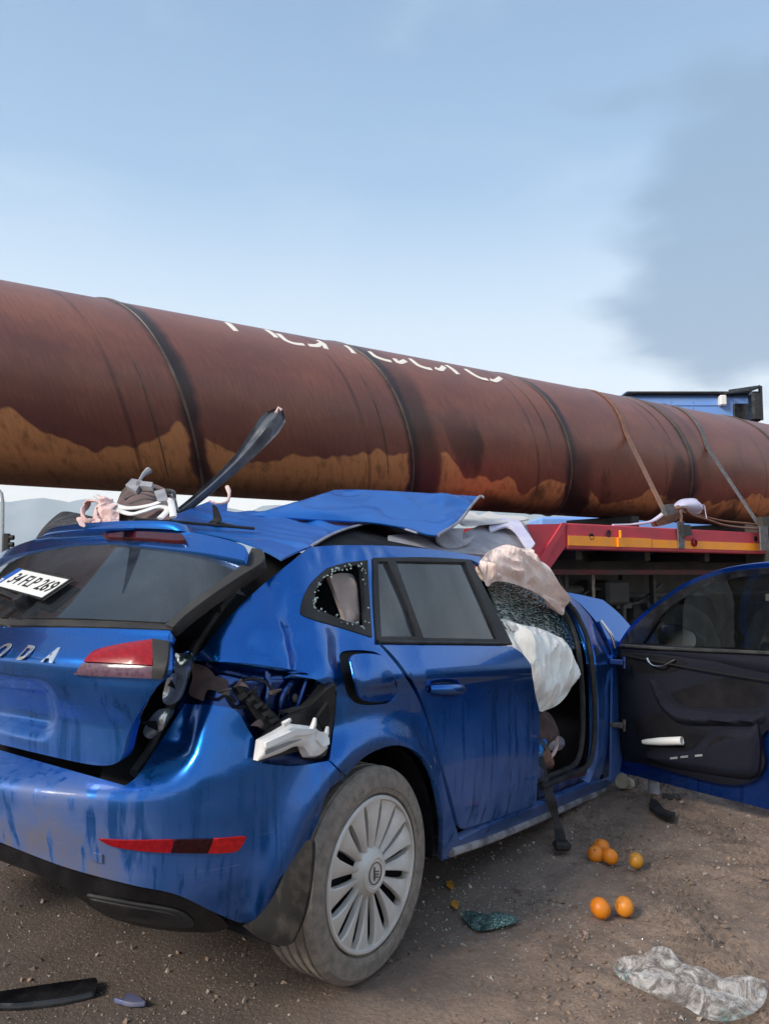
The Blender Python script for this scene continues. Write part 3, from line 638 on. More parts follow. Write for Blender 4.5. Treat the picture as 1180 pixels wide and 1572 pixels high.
# lettering across the gate
LT = 'ŠKODA'; _q = [GATE.solve(x, y) for x, y in ((5, 1000), (42, 1003), (82, 1005))]; LW = [0, 0, _q[0][0], 0, _q[2][0]]; LZ = _q[1][1]
for i, ch in enumerate(LT):
    wc = LW[2]+(LW[4]-LW[2])/2*(i-2); zc = LZ
    solid_text('letter', ch, lambda u, v, h, wc=wc, zc=zc: GATE.ev(wc+u, zc+v)-F_*(.004+h), 'letter_chrome', gate, .050, .0015, .003, 1.12)
# spoiler over the glass with the high brake lamp
SP = Surf(lambda w_, z: lo(-.50-.05*sstep(1.29, 1.32, z)*(1-sstep(1.32, 1.37, z))+.06*(abs(w_-GW0)/.6)**2.5+(z-1.30)*.9, w_, z), (-.7, 1.), (1.2, 1.45))
s0 = to_ab(SP, [(170, 811, 1), (250, 812), (310, 820), (360, 832), (378, 842), (375, 860, 1), (300, 847), (170, 833, 1)])
sh = half(s0, (170, 811), (170, 833), SP); sh[:, 0] = np.maximum(sh[:, 0], GW0+.0005)
spo = panel('spoiler', SP, None, 'car_blue', gate, poly=mir(sh), grid=.02, off=0, thick=.03)
panel('brake_light', SP, [(163, 820, 1), (220, 821), (283, 825, 1), (282, 835), (220, 831), (163, 829, 1)], 'brake_lens', spo, grid=.02, off=.014, thick=.02)
# wiper stub
mb = MB(); c = GATE.ev(*GATE.solve(42, 934)); n_ = GATE.normal(*GATE.solve(42, 934)); mb.lathe(c+n_*.0, n_, [(.022, 0), (.022, .03), (.017, .045), (.0, .048)], 18)
mb.tube(catmull([GATE.ev(*GATE.solve(*p))+n_*.035 for p in ((42, 934), (22, 925), (0, 917), (-30, 905))], 4), .011, 8, flat=.6); mb.build('wiper', 'black_plastic', gate)
# ---- cabin and boot boxes coloured near black, standing for the shade inside
mb = MB()
def lbox(x0, x1, w0, w1, z0, z1): mb.box(lo((x0+x1)/2, (w0+w1)/2, (z0+z1)/2), (F_, R_, U_), (x1-x0, w1-w0, z1-z0))
lbox(.45, 2.2, -.78, .74, .26, .30); lbox(-.5, .45, -.74, .52, .46, .49); lbox(-.50, -.47, -.7, .60, .46, .95); lbox(.4, 2.2, -.80, -.76, .3, 1.05); lbox(-.4, .4, -.80, -.76, .5, 1.05); lbox(2.16, 2.2, -.78, .8, .3, 1.02); lbox(.45, .50, -.74, .74, .3, .95)
lbox(-.47, .45, .50, .54, .46, 1.0)
mb.build('cabin_shell', 'cabin_dark', car, smooth=False)
CAVD = Surf(lambda a, z: body_ev(a, z)-R_*.12+F_*.09, (-1, LA*1.2), (.3, 1.3))
panel('gate_gap_shade', CAVD, [(250, 930, 1), (420, 840, 1), (470, 850, 1), (330, 1010, 1), (290, 1090), (240, 1200, 1), (150, 1210, 1), (180, 1100)], 'void_black', car, grid=.04, thick=.01)  # black sheet painting the shade in the gap beside the tailgate
# seat backs and dashboard
def cushion(name, c, sz, m_, par=car, tilt=0.):
    ax = (F_*math.cos(tilt)-U_*math.sin(tilt), R_, U_*math.cos(tilt)+F_*math.sin(tilt)); return MB().box(lo(*c), ax, sz, min(sz)*.35).build(name, m_, par, sharp=60)
cushion('seat_cushion', (1.35, .30, .42), (.52, .48, .16), 'cabin_dark'); cushion('seat_backrest', (.95, .25, .75), (.14, .46, .60), 'cabin_dark', tilt=.0)
cushion('dashboard', (1.95, 0, .88), (.38, 1.42, .28), 'trim_fabric')
mb = MB()
for k in range(5): mb.box(lo(1.75, .62, .93-.022*k), (F_, R_, U_), (.02, .14, .006))
mb.build('air_vent', 'black_plastic', car)
mb = MB(); mb.tube(catmull([lo(1.60+.10*math.sin(t)*.4, .33+.18*math.cos(t), .90+.18*math.sin(t)) for t in np.linspace(0, 2*math.pi, 14)], 4), .015, 8); mb.build('steering_wheel', 'black_plastic', car)
# left side, front wing, bonnet (mostly hidden)
def flip_surf(s): return Surf(lambda a, z: (lambda q: O_+F_*((q-O_)@F_)-R_*((q-O_)@R_)+U_*((q-O_)@U_))(s.ev(a, z)), s.ar, s.br)
LB = Surf(lambda a, z: (lambda q: lo(q[0], -q[1], q[2]))(body_l(a, z)), (-3.2, LA), (.15, 1.42))
panel('side_panel', LB, [(.12, .9), (.05, .62), (-.15, .66), (-.42, .5), (-.5, .27, 1), (-2.3, .27, 1), (-2.35, 1.0, 1), (-.2, 1.02), (.3, 1.0, 1)], 'car_blue', car, ab=True, grid=.06)
panel('bonnet', plane_surf(lo(2.0, 0, .95), F_, R_, (-1, 2), (-1, 1)), [(.1, -.75, 1), (.5, -.72), (1.0, -.55, 1), (1.02, .55, 1), (.5, .70), (.1, .72, 1)], 'car_blue', car, ab=True, grid=.04, fold=.12, fold_s=3)
panel('front_wing', Surf(lambda a, z: lo(XC-a, .86-.10*max(0, (XC-a)-2.6)**2, z), (-3.6, -2), (.2, 1)), [(-2.32, .95, 1), (-2.3, .3, 1), (-2.45, .35), (-2.6, .62), (-2.9, .66), (-3.2, .5), (-3.3, .4, 1), (-3.5, .8), (-2.8, .92)], 'car_blue', car, ab=True, grid=.05, fold=.05, fold_s=4)
fp = plane3(pd(868, 912, dl(1.95, .70)), pd(968, 965, dl(2.5, .9)), pd(940, 1000, dl(2.2, .9)))
panel('crumpled_wing', fp, [(868, 909, 1), (890, 913), (925, 921, 1), (948, 940), (969, 963, 1), (960, 975), (950, 1000, 1), (944, 1010), (934, 985), (915, 955), (893, 930)], 'car_blue', car, grid=.015, fold=.05, fold_s=5, thick=.01, label='buckled top of the front wing')
mb = MB(); mb.tube([pd(922, 952, dl(2.2, .85)), pd(938, 975, dl(2.2, .88)), pd(944, 995, dl(2.2, .9))], [.012, .02, .008], 8, flat=.5); mb.build('wing_edge', 'chrome', car)
# ---- wheels
def make_wheel(c, ax, name='wheel', full=True, tm='tyre_rubber'):
    wl = bpy.data.objects.new(name, None); COL.objects.link(wl); wl.parent = car; wl.location = tuple(c-rootloc(car)); org = c
    prof = [(.20, -.17), (.24, -.185), (.285, -.188), (.303, -.175)]
    for k in range(4):
        x0 = -.165+k*.040; prof += [(.313, x0), (.315, x0+.028), (.307, x0+.031), (.307, x0+.037)]
    prof += [(.313, -.008), (.304, .002), (.296, .008), (.294, .011), (.289, .0105), (.27, .016), (.252, .016), (.250, .013), (.236, .010), (.226, .004), (.218, -.006), (.214, -.02), (.20, -.05)]
    prof = [(r*.952 if r > .23 else r, h*.93) for r, h in prof]
    MB().lathe(c-ax*.012, ax, prof, 96).build('tyre', tm, wl, sharp=40, org=org)
    if not full: MB().lathe(c, ax, [(.21, -.02), (.2, -.04), (.05, -.03), (0, -.02)], 32).build('rim', 'hubcap_silver', wl, org=org); return wl
    MB().lathe(c, ax, [(.216, -.022), (.217, -.004), (.213, .001), (.206, .001), (.203, -.006), (.201, -.03)], 96).build('rim', 'hubcap_silver', wl, org=org)
    MB().lathe(c, ax, [(.203, -.035), (.15, -.045), (0, -.045)], 48).build('wheel_disc', 'cabin_dark', wl, org=org)
    u = np.cross(ax, V3(0, 0, 1)); u /= np.linalg.norm(u); w_ = np.cross(ax, u); sme = None
    MB().lathe(c, ax, [(.074, -.028), (.068, -.012), (.055, -.003), (.052, .003), (.043, .005), (.040, .002), (.0, .0025)], 40).build('hub_cap', 'hubcap_silver', wl, org=org)
    nsp = 15
    prof_r = [.058, .072, .10, .14, .18, .2045]; hw = [.34, .46, .52, .60, .70, .90]; hz = [-.012, -.010, -.006, -.003, -.002, -.004]
    for k in range(nsp):
        if sme is None:
            mb = MB(); v = []
            for r, h, z in zip(prof_r, hw, hz):
                half_ = h*math.pi/nsp*r/1.0
                for j, (t, dz) in enumerate(((-1, -.020), (-1, -.003), (-.86, 0), (0, -.001), (.5, -.005), (.93, -.010), (1, -.028))):
                    a = t*h*math.pi/nsp; v.append(u*math.cos(a)*r+w_*math.sin(a)*r+ax*(z+dz))
            f = [(i*7+j, i*7+j+1, (i+1)*7+j+1, (i+1)*7+j) for i in range(5) for j in range(6)]
            o = mesh('spoke', np.array(v)+0*c, f, 'hubcap_silver', None, True, 25, None, V3(0, 0, 0)); sme = o.data; COL.objects.unlink(o); bpy.data.objects.remove(o)
        o = link('spoke', sme, wl); o.rotation_mode = 'AXIS_ANGLE'; o.rotation_axis_angle = (2*math.pi*k/nsp+.08, *ax)
    k_ = 0
    for a0_, cnt_ in ((1.9, 9), (4.6, 7)):
        for q_ in range(cnt_):
            a = a0_+q_*.085; mbx = MB(); rr = u*math.cos(a)+w_*math.sin(a); tt_ = np.cross(ax, rr); hh_ = (.014, .010, .014, .012)[(q_*7) % 4]
            mbx.box(c+ax*.0015+rr*.249, (rr, tt_, ax), (.017, hh_*.35, .0035)); mbx.box(c+ax*.0015+rr*(.242 if q_ % 2 else .256)+tt_*.005, (rr, tt_, ax), (.004, hh_*.9, .0035))
            mbx.build('tyre_marking', 'tyre_rubber', wl, smooth=False, org=org)
    # emblem: ring and winged arrow in low relief
    mb = MB(); mb.tube([c+ax*.004+(u*math.cos(t)+w_*math.sin(t))*.030 for t in np.linspace(0, 2*math.pi, 33)], .0016, 6)
    for y in (.010, .002, -.006): mb.tube([c+ax*.0045+u*x+w_*(y+.3*abs(x)) for x in (-.016, 0, .004)], .0018, 5)
    mb.tube([c+ax*.0045+u*.006+w_*t for t in (-.020, .018)], .0022, 5); mb.build('emblem', 'mud_dust', wl, org=org)
    return wl
wc = lo(0, .885, .334); axw = R_*.998+V3(0, 0, .0); axw /= np.linalg.norm(axw)
make_wheel(wc, axw)
make_wheel(lo(0, -.885, .334), -axw, full=False)
make_wheel(lo(2.80, .64, .50), R_, full=False); make_wheel(lo(2.66, -.86, .36), -R_, full=False)
MB().lathe(lo(0, .885, .325), R_, [(.378, -.03), (.385, -.33), (.30, -.34), (.0, -.34)], 40, math.radians(170), math.radians(370)).build('wheel_housing', 'cabin_dark', car)
MB().tube([lo(0, -.7, .32), lo(0, .7, .32)], .05, 10).build('axle', 'chassis_dark', car)
mb = MB(); mb.box(lo(1.25, 0, .27), (F_, R_, U_), (2.2, 1.5, .06)); mb.build('underbody', 'chassis_dark', car)
# ---- torn roof
rA = plane3(pd(208, 803, dl(-.45, .2)), pd(450, 845, dl(-.25, .70)), pd(500, 795, dl(.7, .3)))
roof = panel('roof_skin', rA, [(130, 812, 1), (208, 801, 1), (268, 795), (330, 788), (385, 786, 1), (480, 780), (600, 795, 1), (640, 818, 1), (600, 806), (570, 803), (540, 809), (510, 820), (478, 838, 1), (452, 848), (432, 858, 1), (410, 846), (380, 834), (330, 820), (250, 811)], 'roof_blue', car, grid=.02, fold=.03, fold_s=4, fdir=-.4, thick=.006, label='torn rear section of the blue roof skin')
mb = MB(); mb.tube(catmull([rA.ev(*rA.solve(*p)) for p in ((640, 818), (600, 806), (570, 803), (540, 809), (510, 820), (478, 838))], 5), .006, 6, flat=.7); mb.build('torn_edge', 'liner_grey', roof)
rB = plane3(pd(385, 792, dl(.2, .15)), pd(672, 822, dl(1.0, .5)), pd(735, 762, dl(1.7, .15)))
def pb(a, b): return U_*(.05*math.sin(a*2.2)+.02*noise.noise(Vector((a*2, b*3, 0))))
rB2 = Surf(lambda a, b: rB.ev(a, b)+V3(0, -.04, .03)*math.sin(max(0, min(a, 2))*2.)+V3(0, .06, .02)*max(0, a-1.0)**2*2, (-1, 3), (-1, 1.5))
pe = panel('peeled_roof', rB2, [(384, 791, 1), (430, 777), (460, 769), (513, 752, 1), (560, 752), (640, 756), (736, 762, 1), (722, 778), (705, 800), (690, 813), (672, 822, 1), (655, 820), (630, 812), (600, 806), (560, 801), (480, 797)], 'roof_blue', car, grid=.02, fold=.05, fold_s=4, fdir=.5, thick=.006, label='large sheet of roof peeled up against the pipe')
mb = MB(); mb.tube(catmull([rB2.ev(*rB2.solve(*p)) for p in ((742, 764), (736, 762), (722, 778), (705, 800), (672, 822))], 4), .007, 6); mb.build('torn_edge', 'liner_grey', pe)
rC = plane3(pd(255, 797, dl(-.3, .0)), pd(348, 772, dl(.4, -.1)), pd(348, 795, dl(.2, .1)))
panel('torn_flap', rC, [(250, 797, 1), (285, 784), (322, 769, 1), (338, 774), (350, 771, 1), (347, 797, 1), (300, 800)], 'roof_blue', roof, grid=.02, fold=.02, fold_s=6, thick=.005)
mb = MB(); mb.tube(catmull([rC.ev(*rC.solve(*p)) for p in ((322, 769), (335, 774), (349, 770), (352, 757), (349, 748))], 4), [.006]*8+[.007]*5+[.011]*4, 7); mb.build('torn_edge', 'pink_cloth', roof)
# near-black sheet painting the opening's shade, and headliner below the raised skin
hl = plane3(pd(480, 836, dl(.0, .68)), pd(640, 836, dl(.9, .66)), pd(560, 800, dl(.9, .2)))
panel('roof_shade_sheet', hl, [(470, 848, 1), (500, 815), (540, 802), (610, 800), (700, 815, 1), (745, 850, 1), (600, 842)], 'cabin_dark', car, grid=.05, off=-.01)
h1 = plane3(pd(600, 835, dl(.8, .68)), pd(800, 845, dl(1.75, .66)), pd(700, 800, dl(1.5, .2)))
panel('headliner', h1, [(596, 822, 1), (630, 820), (660, 826), (700, 822), (740, 804), (765, 796), (800, 799), (812, 818), (821, 836, 1), (800, 848), (760, 852), (700, 848), (640, 842), (600, 840)], 'liner_grey', car, grid=.02, fold=.10, fold_s=4, thick=.012, label='crumpled grey headliner spilling from the roof')
panel('liner_board', plane3(pd(770, 798, dl(1.9, .3)), pd(822, 836, dl(1.8, .7)), pd(760, 850, dl(1.5, .7))), [(752, 800, 1), (770, 795), (798, 800, 1), (821, 834, 1), (810, 842), (790, 815), (775, 808), (752, 815)], 'sack_violet', car, grid=.015, fold=.03, fold_s=8, thick=.01)
panel('liner_strip', plane3(pd(680, 812, dl(1.2, .6)), pd(740, 800, dl(1.5, .4)), pd(700, 840, dl(1.2, .7))), [(668, 822, 1), (690, 812), (712, 811, 1), (710, 828), (728, 822), (716, 836), (690, 842), (672, 832)], 'liner_grey', car, grid=.012, fold=.05, fold_s=9, thick=.008)
panel('torn_foam', plane3(pd(700, 792, dl(1.6, .2)), pd(800, 796, dl(2.0, .1)), pd(740, 806, dl(1.6, .4))), [(703, 800, 1), (712, 788), (726, 786), (735, 791), (750, 785), (765, 790), (800, 792, 1), (812, 796), (790, 800), (750, 803), (715, 806)], 'lamp_white', car, grid=.012, fold=.06, fold_s=11, thick=.008)
# antenna and roof strip
a0 = rA.ev(*rA.solve(340, 806)); mb = MB()
ff = pd(332, 786, a0[1])-pd(332, 806, a0[1])
mb.tube([a0-F_*.03, a0-F_*.02+U_*.02, a0-F_*.035+U_*.055, a0-F_*.045+U_*.062], [.028, .018, .010, .005], 8, flat=.6); mb.tube([a0-F_*.04, a0+F_*.09], [.022, .012], 8, flat=.5); mb.build('antenna', 'black_plastic', roof)
mb = MB(); mb.tube([rA.ev(*rA.solve(*p))+U_*.012 for p in ((205, 803), (260, 806), (320, 811), (390, 817))], .010, 6, flat=.5); mb.build('roof_strip', 'black_plastic', roof)
# ---- struts and trim in the gap beside the tailgate
mb = MB()
g_ = lambda px, py, k=.0: (lambda q: body_ev(*q)-R_*(.05+k)+F_*.04)(BODY.solve(px, py))
mb.tube([g_(300, 942), g_(345, 928), g_(395, 880)], .010, 8); mb.tube([g_(280, 950), g_(350, 925)], .016, 8)
mb.build('gas_strut', 'dusty_black', car)
mb = MB(); mb.tube(catmull([g_(*p) for p in ((395, 872), (350, 925), (325, 960), (300, 1000), (283, 1050), (262, 1090), (235, 1150), (205, 1195))], 4), .013, 7); mb.build('gate_seal', 'rubber_seal', car)
LP = Surf(lambda a, z: body_ev(a, z)-R_*.04+F_*.02, (-1, LA*1.1), (.3, 1.3))
panel('inner_lamp', LP, [(270, 1003, 1), (296, 1004, 1), (290, 1030), (277, 1070), (262, 1082), (250, 1076), (254, 1050)], 'lamp_insert', car, grid=.01, fold=.02, fold_s=10, fdir=1.4, bulge=.010, label='exposed clear lamp insert in the gap')
panel('inner_lamp', LP, [(240, 1092), (262, 1088), (262, 1100), (248, 1122), (230, 1134), (220, 1122)], 'lamp_insert', car, grid=.01, fold=.03, fold_s=10, fdir=1.)
# ---- airbags and windscreen
ws = plane3(pd(750, 890, dl(1.2, .60)), pd(893, 985, dl(1.95, .72)), pd(775, 965, dl(1.15, .72)))
panel('windscreen', ws, [(745, 888, 1), (800, 893), (848, 925), (880, 955), (898, 985, 1), (870, 1000), (835, 985), (800, 975), (770, 962, 1)], 'shattered_glass', car, grid=.018, fold=.06, fold_s=5, thick=.006, label='shattered windscreen folded into the cabin')
mb = MB(); mb.tube(catmull([ws.ev(*ws.solve(*p)) for p in ((858, 925), (880, 950), (896, 980), (903, 1000))], 4), .018, 8); mb.build('windscreen_frame', 'black_plastic', car)
cb = plane3(pd(745, 880, dl(1.05, .78)), pd(860, 930, dl(1.75, .80)), pd(790, 840, dl(1.25, .5)))
panel('curtain_airbag', cb, [(735, 868), (740, 858), (752, 846), (777, 836), (800, 842), (816, 842), (817, 856), (838, 868), (852, 890), (864, 920), (866, 936), (862, 944), (845, 928), (826, 912), (800, 900), (775, 893), (758, 893), (748, 900), (743, 885)], 'airbag_pink', car, grid=.008, bulge=.034, bulge_w=.035, fold=.075, fold_s=9.5, fdir=-.45, both=True, thick=.004, label='deflated pinkish curtain airbag draped over the front door opening')
db = plane3(pd(800, 980, dl(1.25, .70)), pd(878, 1010, dl(1.55, .62)), pd(840, 1085, dl(1.3, .70)))
panel('driver_airbag', db, [(768, 952), (800, 959), (832, 966), (858, 980), (877, 1005), (882, 1035), (874, 1060), (858, 1080), (838, 1090), (826, 1090), (800, 1060), (780, 1000)], 'airbag_white', car, grid=.009, bulge=.06, bulge_w=.06, fold=.085, fold_s=8, fdir=1.9, both=True, thick=.004, label='white deflated airbag hanging in the front door opening')
# ---- open front door
HG = BODY.ev(*BODY.solve(948, 1100)); HG = V3(HG[0], HG[1], 0)+R_*.05
da = math.radians(136.5); DD = V3(math.sin(da), math.cos(da), 0); DN = V3(-math.cos(da), math.sin(da), 0)
DN = DN if DN@(CAM-HG) > 0 else -DN
def door_ev(a, z): return HG+DD*a+V3(0, 0, 1)*(z)+DN*(.16*max(0, z-.93)**1.25-.02*max(0, .45-z))
DS = Surf(door_ev, (-.1, 1.25), (.0, 1.5))
DO = [(951, 984, 1), (966, 962), (990, 938), (1015, 918), (1050, 895), (1095, 877), (1140, 868), (1190, 864), (1260, 866), (1330, 880, 1), (1350, 960), (1345, 1080), (1330, 1200), (1300, 1272, 1), (1180, 1243), (1060, 1213), (957, 1187, 1), (947, 1170), (945, 1080)]
WI = [(958, 988, 1), (985, 957), (1015, 930), (1052, 906), (1095, 890), (1140, 881), (1190, 877), (1260, 880), (1300, 890, 1), (1320, 1015, 1), (1180, 1004), (1060, 996)]
WIa = to_ab(DS, WI)
fd = panel('front_door', DS, DO, 'car_blue_shaded', car, grid=.03, thick=.06, holes=[WIa], label='wide open front door seen from its inner side')
panel('window_frame', DS, [(955, 985, 1), (970, 966), (993, 943), (1018, 924), (1053, 901), (1096, 884), (1140, 875), (1190, 871), (1260, 873), (1310, 882, 1), (1325, 1020, 1), (1180, 1008), (1060, 1000), (955, 993, 1)], 'gloss_black', fd, grid=.03, off=.008, thick=.05, holes=[to_ab(DS, [(985, 990, 1), (1000, 968), (1022, 938), (1056, 913), (1098, 895), (1140, 885), (1190, 881), (1255, 884, 1), (1280, 1010, 1), (1180, 1001), (1060, 994)])])
panel('window_pane', DS, None, 'door_glass', fd, poly=shrink(WIa, -.003), grid=.05, off=-.012, thick=.004, back=False)
panel('door_trim', DS, [(953, 992, 1), (1060, 998), (1180, 1004), (1310, 1020, 1), (1300, 1120), (1180, 1120), (1176, 1170), (1160, 1196), (1120, 1203), (1060, 1190), (1010, 1176), (962, 1166, 1), (950, 1120), (950, 1050)], 'trim_fabric', fd, grid=.025, off=.03, thick=.035, bulge=.02, bulge_w=.03, label='dark inner trim of the open front door')
panel('trim_ledge', DS, [(958, 991, 1), (1060, 998), (1180, 1004), (1310, 1022, 1), (1300, 1052, 1), (1180, 1034), (1100, 1016), (1030, 1004), (962, 998, 1)], 'trim_fabric', fd, grid=.025, off=.045, thick=.02, bulge=.022, bulge_w=.02)
panel('handle_recess', DS, [(967, 1002, 1), (1040, 1008), (1060, 1016, 1), (1040, 1030), (985, 1031), (976, 1022)], 'cabin_dark', fd, grid=.02, off=.052, thick=.02)
q = [DS.ev(*DS.solve(*p))+DN*h for p, h in (((1003, 1009), .066), ((1008, 1016), .075), ((1016, 1020), .082), ((1028, 1020), .082), ((1038, 1014), .072), ((1044, 1011), .064))]
MB().tube(catmull(q, 4), [.010]*4+[.006]*17, 8, flat=.6).build('inner_handle', 'chrome', fd)
panel('armrest', DS, [(1001, 1040, 1), (1014, 1045), (1022, 1060), (1040, 1080), (1065, 1088), (1100, 1092), (1160, 1095), (1176, 1090), (1182, 1100), (1165, 1112), (1110, 1113), (1060, 1112), (1040, 1105), (1020, 1085), (1008, 1060)], 'trim_fabric', fd, grid=.015, off=.05, bulge=.045, bulge_w=.025, thick=.03)
panel('armrest_recess', DS, [(1035, 1062, 1), (1080, 1048), (1110, 1040), (1150, 1041), (1178, 1052), (1178, 1080), (1150, 1084), (1075, 1084), (1045, 1076)], 'cabin_dark', fd, grid=.02, off=.052, thick=.01)
panel('door_pocket', DS, [(977, 1103, 1), (1020, 1092), (1060, 1115), (1090, 1118), (1075, 1140), (1060, 1152, 1), (998, 1152, 1), (985, 1125)], 'cabin_dark', fd, grid=.02, off=.053, thick=.01)
panel('pocket_lip', DS, [(996, 1150, 1), (1060, 1150), (1078, 1138, 1), (1120, 1118), (1158, 1115), (1168, 1100, 1), (1172, 1160), (1155, 1190), (1060, 1178), (1000, 1164)], 'trim_fabric', fd, grid=.02, off=.055, bulge=.03, bulge_w=.02, thick=.03)
# wing mirror outside the window
mc_ = DS.ev(*DS.solve(1035, 985))-DN*.14
def mpt(px, py, k=0.): d = ray(px, py); t_ = ((mc_-CAM)@DN)/(d@DN); return CAM+d*t_-DN*k
_mu = V3(0, 0, 1)-DN*.30; _mu /= np.linalg.norm(_mu); MP = plane_surf(mc_, DD, _mu, (-.3, .3), (-.3, .3))
mh = panel('wing_mirror', MP, [(1008, 960), (1015, 956), (1045, 960), (1068, 972), (1070, 985), (1062, 1006), (1030, 1008), (1012, 998)], 'black_plastic', fd, grid=.012, off=-.01, bulge=-.0, thick=.09)
panel('mirror_glass', MP, [(1016, 962), (1040, 963), (1065, 974), (1061, 998), (1024, 996)], 'mirror' if 'mirror' in M else 'chrome', mh, grid=.02, off=.003, thick=.006)
MB().tube([mc_+DD*-.05-V3(0, 0, .06), mc_+DD*-.09-V3(0, 0, .06)+DN*.12], .02, 8).build('mirror_arm', 'black_plastic', mh)
# ------------------------------------------------------------ number plate stuck on the rear window
PQ = [GATE.ev(*GATE.solve(*p)) for p in ((-6, 908), (75, 933), (118, 900), (34, 878))]; pn = GATE.normal(*GATE.solve(60, 905))
PQ = [PQ[0]+pn*.022, PQ[1]+pn*.028, PQ[2]+pn*.022, PQ[3]+pn*.012]
plate = thing('number_plate', 'white number plate with blue end band lying loose across the rear window', 'number plate', tuple(np.mean(PQ, 0)))
pnn = np.cross(PQ[1]-PQ[0], PQ[3]-PQ[0]); pnn /= np.linalg.norm(pnn)
def pq(u, v, h=0.): return (PQ[0]*(1-u)+PQ[1]*u)*(1-v)+(PQ[3]*(1-u)+PQ[2]*u)*v+pnn*h
def qbox(name, u0, v0, u1, v1, h0, h1, m, par):
    P = [pq(u, v, h) for h in (h0, h1) for u, v in ((u0, v0), (u1, v0), (u1, v1), (u0, v1))]
    return mesh(name, P, [(3, 2, 1, 0), (4, 5, 6, 7)]+[(i, (i+1) % 4, (i+1) % 4+4, i+4) for i in range(4)], m, par, False)
qbox('plate_sheet', 0, 0, 1, 1, -.001, .004, 'plate_white', plate); qbox('country_band', .012, .03, .095, .97, .004, .006, 'plate_blue', plate)
rim = MB()
for a, b2 in (((0, 0), (1, 0)), ((1, 0), (1, 1)), ((1, 1), (0, 1)), ((0, 1), (0, 0))): rim.tube([pq(*a, .004), pq(*b2, .004)], .004, 6)
rim.build('plate_rim', 'print_black', plate)
lw = 1.0
solid_text('registration', '34 FLP 269', lambda u, v, h: pq(.55+u, .5+v*1.0, .004+h), 'print_black', plate, .72*1.0, .004, .0015, .245)
solid_text('country_code', 'TR', lambda u, v, h: pq(.053+u, .25+v, .006+h), 'plate_white', plate, .32, .004, .001, .15)

# ------------------------------------------------------------ ground
def vn(x, y, s, seed):                      # value noise on arrays
    X = x*s; Y = y*s; i = np.floor(X).astype(int); j = np.floor(Y).astype(int); fx = X-i; fy = Y-j; fx = fx*fx*(3-2*fx); fy = fy*fy*(3-2*fy)
    def h(a, b):
        n = (a*374761393+b*668265263+seed*1274126177) & 0x7fffffff; n = ((n ^ (n >> 13))*1274126177) & 0x7fffffff; return ((n ^ (n >> 16)) & 0xffff)/65535.
    return (h(i, j)*(1-fx)+h(i+1, j)*fx)*(1-fy)+(h(i, j+1)*(1-fx)+h(i+1, j+1)*fx)*fy
GZ = .035
def gp(px, py, z=GZ):
    d = ray(px, py); return CAM+d*((z-CAMH)/d[2])
def soil(x, y):                              # 0 asphalt ... 1 churned soil
    a = gp(360, 1571); b = gp(700, 1300); n = V3(b[1]-a[1], a[0]-b[0], 0); n /= np.linalg.norm(n); d = (x-a[0])*n[0]+(y-a[1])*n[1]
    return np.clip((d+.35*(vn(x, y, 2.3, 5)-.5))/.5+.2, 0, 1)
ta, tb = gp(1010, 1225)[:2], gp(1200, 1360)[:2]; td = (tb-ta)/np.linalg.norm(tb-ta); tl_ = np.linalg.norm(tb-ta)
def gheight(x, y):
    so_ = soil(x, y); h = .030*(vn(x, y, 1.3, 1)-.5)*so_+(.018*(vn(x, y, 5, 2)-.5)+.016*(vn(x, y, 13, 3)-.5)+.010*(vn(x, y, 29, 4)-.5)+.005*(vn(x, y, 61, 6)-.5))*(.12+.88*so_)
    cl = np.clip(vn(x, y, 3.3, 9)-.55, 0, 1)*2; h = h+so_*cl*(.030*(vn(x, y, 17, 10)-.3)+.02*(vn(x, y, 37, 11)-.4))
    u = (x-ta[0])*td[0]+(y-ta[1])*td[1]; v = (x-ta[0])*-td[1]+(y-ta[1])*td[0]
    for off in (0., .42, -.5):
        k = np.exp(-((v-off-.05*np.sin(u*2))/.13)**4)*so_; h = h-.012*k+.017*k*(np.sin((u+abs(1)*np.abs(v-off)*1.2)*2*math.pi/.055) > .1)*(vn(x, y, 8, 12) > .35)
    return h
nx, ny = 520, 560
gx = np.linspace(-3.2, 4.8, nx); gy = .7+(np.linspace(0, 1, ny)**1.7)*9.3
XX, YY = np.meshgrid(gx, gy); ZZ = gheight(XX, YY)
wr_ = np.hypot(XX-wc[0], YY-wc[1]); ZZ = ZZ*(1-np.exp(-(wr_/.3)**2))
ed = np.minimum(np.minimum(XX+3.2, 4.8-XX), np.minimum(YY-.7, 10-YY)); ZZ = np.where(ed < .4, ZZ*np.clip(ed/.4, 0, 1)-.03*(1-np.clip(ed/.4, 0, 1)), ZZ)
gv = np.stack([XX.ravel(), YY.ravel(), ZZ.ravel()+GZ], 1); ii = (np.arange(ny-1)[:, None]*nx+np.arange(nx-1)[None]).ravel()
gf = np.stack([ii, ii+1, ii+nx+1, ii+nx], 1)
me = bpy.data.meshes.new('dirt_ground'); me.vertices.add(len(gv)); me.vertices.foreach_set('co', gv.ravel()); me.loops.add(gf.size); me.loops.foreach_set('vertex_index', gf.ravel().astype(np.int32))
me.polygons.add(len(gf)); me.polygons.foreach_set('loop_start', np.arange(0, gf.size, 4, dtype=np.int32)); me.polygons.foreach_set('loop_total', np.full(len(gf), 4, np.int32)); me.polygons.foreach_set('use_smooth', [True]*len(gf)); me.update(calc_edges=True)
